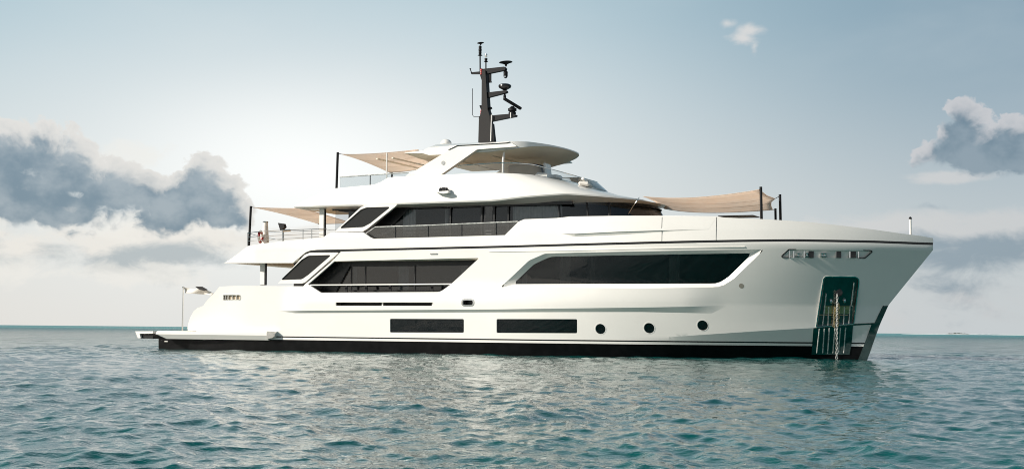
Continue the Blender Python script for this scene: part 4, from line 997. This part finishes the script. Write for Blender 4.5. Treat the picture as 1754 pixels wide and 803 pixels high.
# dark hatch line beyond the bulwark
a, b = at(1236, 369.6, .3), at(1296, 372.6, .3); MB().box(tuple((a + b) / 2), (b[0] - a[0], 1.0, .03), ch=.01).build('deck_hatch', M['mastgrey'], YACHT)

# ------------------------------------------------------------------ sails, flag and deck furniture: things of their own
def coons(e0, e1, s0, s1, nu=26, nv=16, sag=0.0):
    """surface between edge curves e0(u), e1(u) (near, far) and s0(v), s1(v) (start, end), each a list of points"""
    def cur(pts, n):
        P_ = np.array(pts, float); t = np.linspace(0, 1, len(P_)); q = np.linspace(0, 1, n)
        if len(P_) == 2: return np.stack([np.interp(q, t, P_[:, k]) for k in range(3)], 1)
        if len(P_) == 3:
            c = 2 * P_[1] - .5 * (P_[0] + P_[2]); return ((1 - q) ** 2)[:, None] * P_[0] + (2 * q * (1 - q))[:, None] * c + (q ** 2)[:, None] * P_[2]
        return np.stack([np.interp(q, t, P_[:, k]) for k in range(3)], 1)
    A, B, C_, D_ = cur(e0, nu), cur(e1, nu), cur(s0, nv), cur(s1, nv)
    V = []
    for j in range(nv):
        v = j / (nv - 1)
        for i in range(nu):
            u = i / (nu - 1)
            p = (1 - v) * A[i] + v * B[i] + (1 - u) * C_[j] + u * D_[j] - ((1 - u) * (1 - v) * A[0] + u * (1 - v) * A[-1] + (1 - u) * v * B[0] + u * v * B[-1])
            p = p - np.array([0, 0, sag * 16 * u * (1 - u) * v * (1 - v) + .022 * sin(v * 15 + 2.2 * u) * sin(pi * u) * sin(pi * v)]); V.append(tuple(p))
    F = [(j * nu + i, j * nu + i + 1, (j + 1) * nu + i + 1, (j + 1) * nu + i) for j in range(nv - 1) for i in range(nu - 1)]
    return V, F
def sail(label, e0, e1, s0, s1, sag, corners):
    V, F = coons(e0, e1, s0, s1, sag=sag); base = np.mean(np.array(V), 0)
    o = empty('shade_sail', tuple(base), label, 'shade sail', 'tan shade sails rigged on the yacht')
    c = link('sail_cloth', V, F, M['sail'], o, 80)
    md = c.modifiers.new('thickness', 'SOLIDIFY'); md.thickness = .012
    mb = MB()
    for k in (e0, e1, s0, s1):
        pass
    nu, nv = 26, 16
    for idx in ([i for i in range(nu)], [(nv - 1) * nu + i for i in range(nu)], [j * nu for j in range(nv)], [j * nu + nu - 1 for j in range(nv)]): mb.tube([V[i] for i in idx], .012, 5)
    mb.build('hem', M['sail'], o)
    for j in (5, 10): MB().tube([(V[j * nu + i][0], V[j * nu + i][1], V[j * nu + i][2] - .008) for i in range(nu)], .009, 5).build('seam', M['beige'], o)
    for a, b in corners: MB().tube([tuple(a), tuple(b)], .012, 5).build('corner_rope', M['matblack'], o)
    return o
# forward sail
A_ = at(1102, 336.5, -1.9); B_ = at(1300.5, 324.8, -1.9); C_ = at(1327.5, 340.3, 1.15); D_ = at(1323.5, 359.3, 2.0); E_ = at(1138, 357.5, 1.7)
mid_ae = at(1121, 345, -.3)
near = [tuple(A_), tuple(at(1190, 338.2, -1.75)), tuple(B_)]
farr = [tuple(E_), tuple(at(1215, 364.2, 1.75)), tuple(D_)]
fore = [tuple(B_), tuple(at(1314, 335.3, -.3)), tuple(C_), tuple(at(1321, 346, 1.45)), tuple(at(1320.5, 352, 1.7)), tuple(D_)]
sail('long tan shade sail stretched over the foredeck to the black poles', near, farr, [tuple(A_), tuple(mid_ae), tuple(E_)], fore, .06, [(B_, at(1303, 323, -1.9)), (C_, at(1335.5, 336, 1.3)), (D_, at(1328, 358.5, 2.1))])
# flybridge sail
A_ = at(585, 264.2, -2.95); C_ = at(667, 295.5, 2.15); B_ = at(716, 256.4, -2.3); D_ = at(741, 283, 2.2)
sail('highest tan shade sail, spread behind the white hardtop', [tuple(A_), tuple(at(640, 263.2, -2.45)), tuple(B_)], [tuple(C_), tuple(at(706, 292, 2.0)), tuple(D_)], [tuple(A_), tuple(at(626, 277.5, -.3)), tuple(C_)], [tuple(B_), tuple(D_)], .1, [(A_, at(578.8, 263.2, -3.0)), (C_, at(671, 298, 2.2))])
# after upper deck sail
A_ = at(434, 355.3, -3.0); C_ = at(545, 383.2, 2.5); B_ = at(520, 356.8, -2.7); D_ = at(600, 381, 2.6)
sail('lowest tan shade sail, over the stern of the upper deck', [tuple(A_), tuple(at(478, 356.6, -2.7)), tuple(B_)], [tuple(C_), tuple(at(575, 383, 2.4)), tuple(D_)], [tuple(A_), tuple(at(489, 367.5, -.3)), tuple(C_)], [tuple(B_), tuple(D_)], .06, [(A_, at(430, 354.2, -3.05)), (C_, at(548.5, 386, 2.6))])

# stern flag drooping from its staff
fy = -1.6
P00, P10 = at(315.5, 494, fy), at(315.3, 501.5, fy)
V = []; nu, nv = 20, 8
for j in range(nv):
    for i in range(nu):
        u = i / (nu - 1); v = j / (nv - 1)
        top_ = np.array(at(315 + 51 * u, 491.5 + 1.5 * sin(u * 7) + 10.5 * u ** 1.6, fy)); bot = np.array(at(315 + 50 * u, 501.5 + 2.2 * u + 2.0 * u * u, fy))
        p = top_ * (1 - v) + bot * v + np.array([0, .09 * sin(u * 9 + v * 2), 0]); V.append(tuple(p))
F = [(j * nu + i, j * nu + i + 1, (j + 1) * nu + i + 1, (j + 1) * nu + i) for j in range(nv - 1) for i in range(nu - 1)]
fo = empty('flag', tuple(P00), 'pale folded flag blowing from the staff at the stern', 'flag')
c = link('flag_cloth', V, F, M['cushion'], fo, 80); md = c.modifiers.new('thickness', 'SOLIDIFY'); md.thickness = .01
V2 = [tuple(np.array(at(a, b, fy - .1))) for a, b in ((334, 490.4), (346, 490.6), (356, 496.2), (349, 497.8), (340, 495))]
MB().add(V2 + [(a, b + .03, c_) for a, b, c_ in V2], [(0, 1, 2, 3, 4), (9, 8, 7, 6, 5)] + [(i, i + 5, (i + 1) % 5 + 5, (i + 1) % 5) for i in range(5)]).build('dark_fold', M['mastgrey'], fo)

# rolled signal flag leaning on the after rail
p = at(446, 418, -2.6)
ob = empty('lifebuoy', tuple(p), 'red and white life ring on the stern rail of the upper deck', 'life ring')
V = []; n1, n2 = 24, 8
def torus(seg, r0_, r1_):
    mb = MB(); pts = [(p[0] - .28 * r0_ * cos(a), p[1] + .96 * r0_ * cos(a), p[2] + .30 + r0_ * sin(a)) for a in np.linspace(seg[0], seg[1], 7)]
    mb.tube(pts, r1_, 8); return mb
for k in range(8): torus((k * pi / 4, (k + 1) * pi / 4), .22, .055).build('ring_segment', M['red' if k % 2 else 'white'], ob)

# furniture on the flybridge
def sofa(px, py, y, w_, dx, label):
    p = at(px, py, y); o = empty('sofa', (p[0], y, 5.84), label, 'sofa')
    MB().box((p[0], y, 6.32), (w_, dx, .96), ch=.06).build('base', M['white'], o)
    MB().box((p[0], y, 6.87), (w_ * .96, dx * .9, .14), ch=.06).build('seat', M['beige'], o)
    MB().box((p[0], y + dx * .38, 7.16), (w_ * .96, .22, .52), (-.12, 0, 0), .08).build('backrest', M['beige'], o)
    return o
sofa(893, 295, -1.2, 1.5, .9, 'beige upholstered sofa under the hardtop beside the white roof prop')
p = at(948, 296, -.8); o = empty('helm_chair', (p[0], p[1], 5.84), 'white helm chair behind the curved flybridge windscreen', 'chair')
MB().tube([(p[0], p[1], 5.84), (p[0], p[1], 6.82)], .07, 10).build('pedestal', M['steel'], o)
MB().box((p[0], p[1], 6.88), (.55, .6, .16), ch=.05).build('seat', M['white'], o)
MB().box((p[0] - .26, p[1], 7.16), (.14, .58, .55), (0, -.12, 0), .05).build('backrest', M['white'], o)
p = at(931, 300, -1.2); o = empty('helm_console', (p[0], p[1], 5.84), 'white helm console with a dark folding screen on the flybridge', 'console')
MB().prism([(p[0] - .3, 5.85), (p[0] + .35, 5.85), (p[0] + .35, 6.95), (p[0] - .05, 7.0), (p[0] - .3, 6.7)], p[1] - .5, p[1] + .5).build('cabinet', M['white'], o)
a, b = at(927, 284, -1.2), at(931, 299, -1.2); MB().tube([tuple(a), tuple(b)], .04, 8).build('screen_arm', M['matblack'], o)
MB().box((a[0] - .1, a[1], a[2] + .02), (.28, .4, .04), (0, .2, 0)).build('display', M['matblack'], o)
p = at(805, 300, -.6); o = empty('dining_table', (p[0], p[1], 5.84), 'low white table on the flybridge seen under the hardtop', 'table')
MB().box((p[0], p[1], 7.0), (1.5, 1.0, .06), ch=.02).build('tabletop', M['white'], o)
MB().lathe((p[0], p[1], 5.84), [(.3, 0), (.3, .03), (.07, .06), (.07, 1.1), (.2, 1.14)], 16).build('pedestal', M['steel'], o)
p = at(1003, 309, -1.3); o = empty('sunpad', (p[0], p[1], 6.5), 'white padded sunbed cushion at the front edge of the flybridge', 'sunbed')
MB().box((p[0], p[1], p[2] - .16), (.42, .9, .16), (0, .12, .2), .06).build('mattress', M['cushion'], o)
MB().lathe((p[0] - .05, p[1], p[2]), [(.0, -.22), (.05, -.2), (.065, 0), (.05, .2), (0, .22)], 14, tilt=Matrix.Rotation(radians(75), 4, 'X').to_quaternion()).build('bolster', M['white'], o)

# ------------------------------------------------------------------ far shore
def far_point(px, dist): 
    v = ray(px, CY); v = v / np.linalg.norm(v[:2]); return CAM[0] + v[0] * dist, CAM[1] + v[1] * dist
m_is, t = mat('reef_scrub'); g = t.new('ShaderNodeNewGeometry')
finish(t, principled(t, t.mix(t.noise(g.outputs['Position'], .02, 4), (.05, .07, .05, 1), (.09, .10, .08, 1)), .9)); 
def islet(px0, px1, dist, h, label):
    x0, y0 = far_point(px0, dist); x1, y1 = far_point(px1, dist); n = 40; V = []; F = []
    dx, dy = x1 - x0, y1 - y0; L_ = sqrt(dx * dx + dy * dy); nx_, ny_ = -dy / L_, dx / L_
    for i in range(n + 1):
        t_ = i / n; hh = h * (sin(pi * t_) ** .5) * random.uniform(.6, 1.1) + .05; w_ = 40 * sin(pi * t_) ** .5 + 2
        for o_, z in ((-w_, -.5), (-w_ * .5, hh * .8), (0, hh), (w_ * .5, hh * .8), (w_, -.5)): V.append((x0 + dx * t_ + nx_ * o_, y0 + dy * t_ + ny_ * o_, z))
    for i in range(n):
        for k in range(4): F.append((i * 5 + k, i * 5 + k + 1, i * 5 + k + 6, i * 5 + k + 5))
    o = link('reef_islet', V, F, m_is, None, 60); return tag(o, label, 'islet')
islet(1619, 1660, 3800, 3.6, 'low dark islet on the horizon right of the bow')
m_f, t = mat('surf_foam'); finish(t, principled(t, (.75, .78, .78, 1), .8))
def surf():
    V = []; F = []
    for k in range(26):
        px = random.uniform(1560, 1745) if k else 1700; dist = random.uniform(1900, 2900); L_ = random.uniform(8, 60); x0, y0 = far_point(px, dist)
        n = 8; b0 = len(V)
        for i in range(n + 1):
            t_ = i / n; xx, yy = x0 + RV[0] * L_ * (t_ - .5), y0 + RV[1] * L_ * (t_ - .5); h = .9 * sin(pi * t_) * random.uniform(.5, 1) + .05
            V += [(xx - DV[0] * 3, yy - DV[1] * 3, .0), (xx, yy, h), (xx + DV[0] * 4, yy + DV[1] * 4, .0)]
        for i in range(n):
            for q in range(2): F.append((b0 + i * 3 + q, b0 + i * 3 + q + 1, b0 + i * 3 + q + 4, b0 + i * 3 + q + 3))
    o = link('surf_foam', V, F, m_f, None, 60); tag(o, 'thin white lines of surf breaking far out near the horizon', 'surf', kind='stuff')
surf()
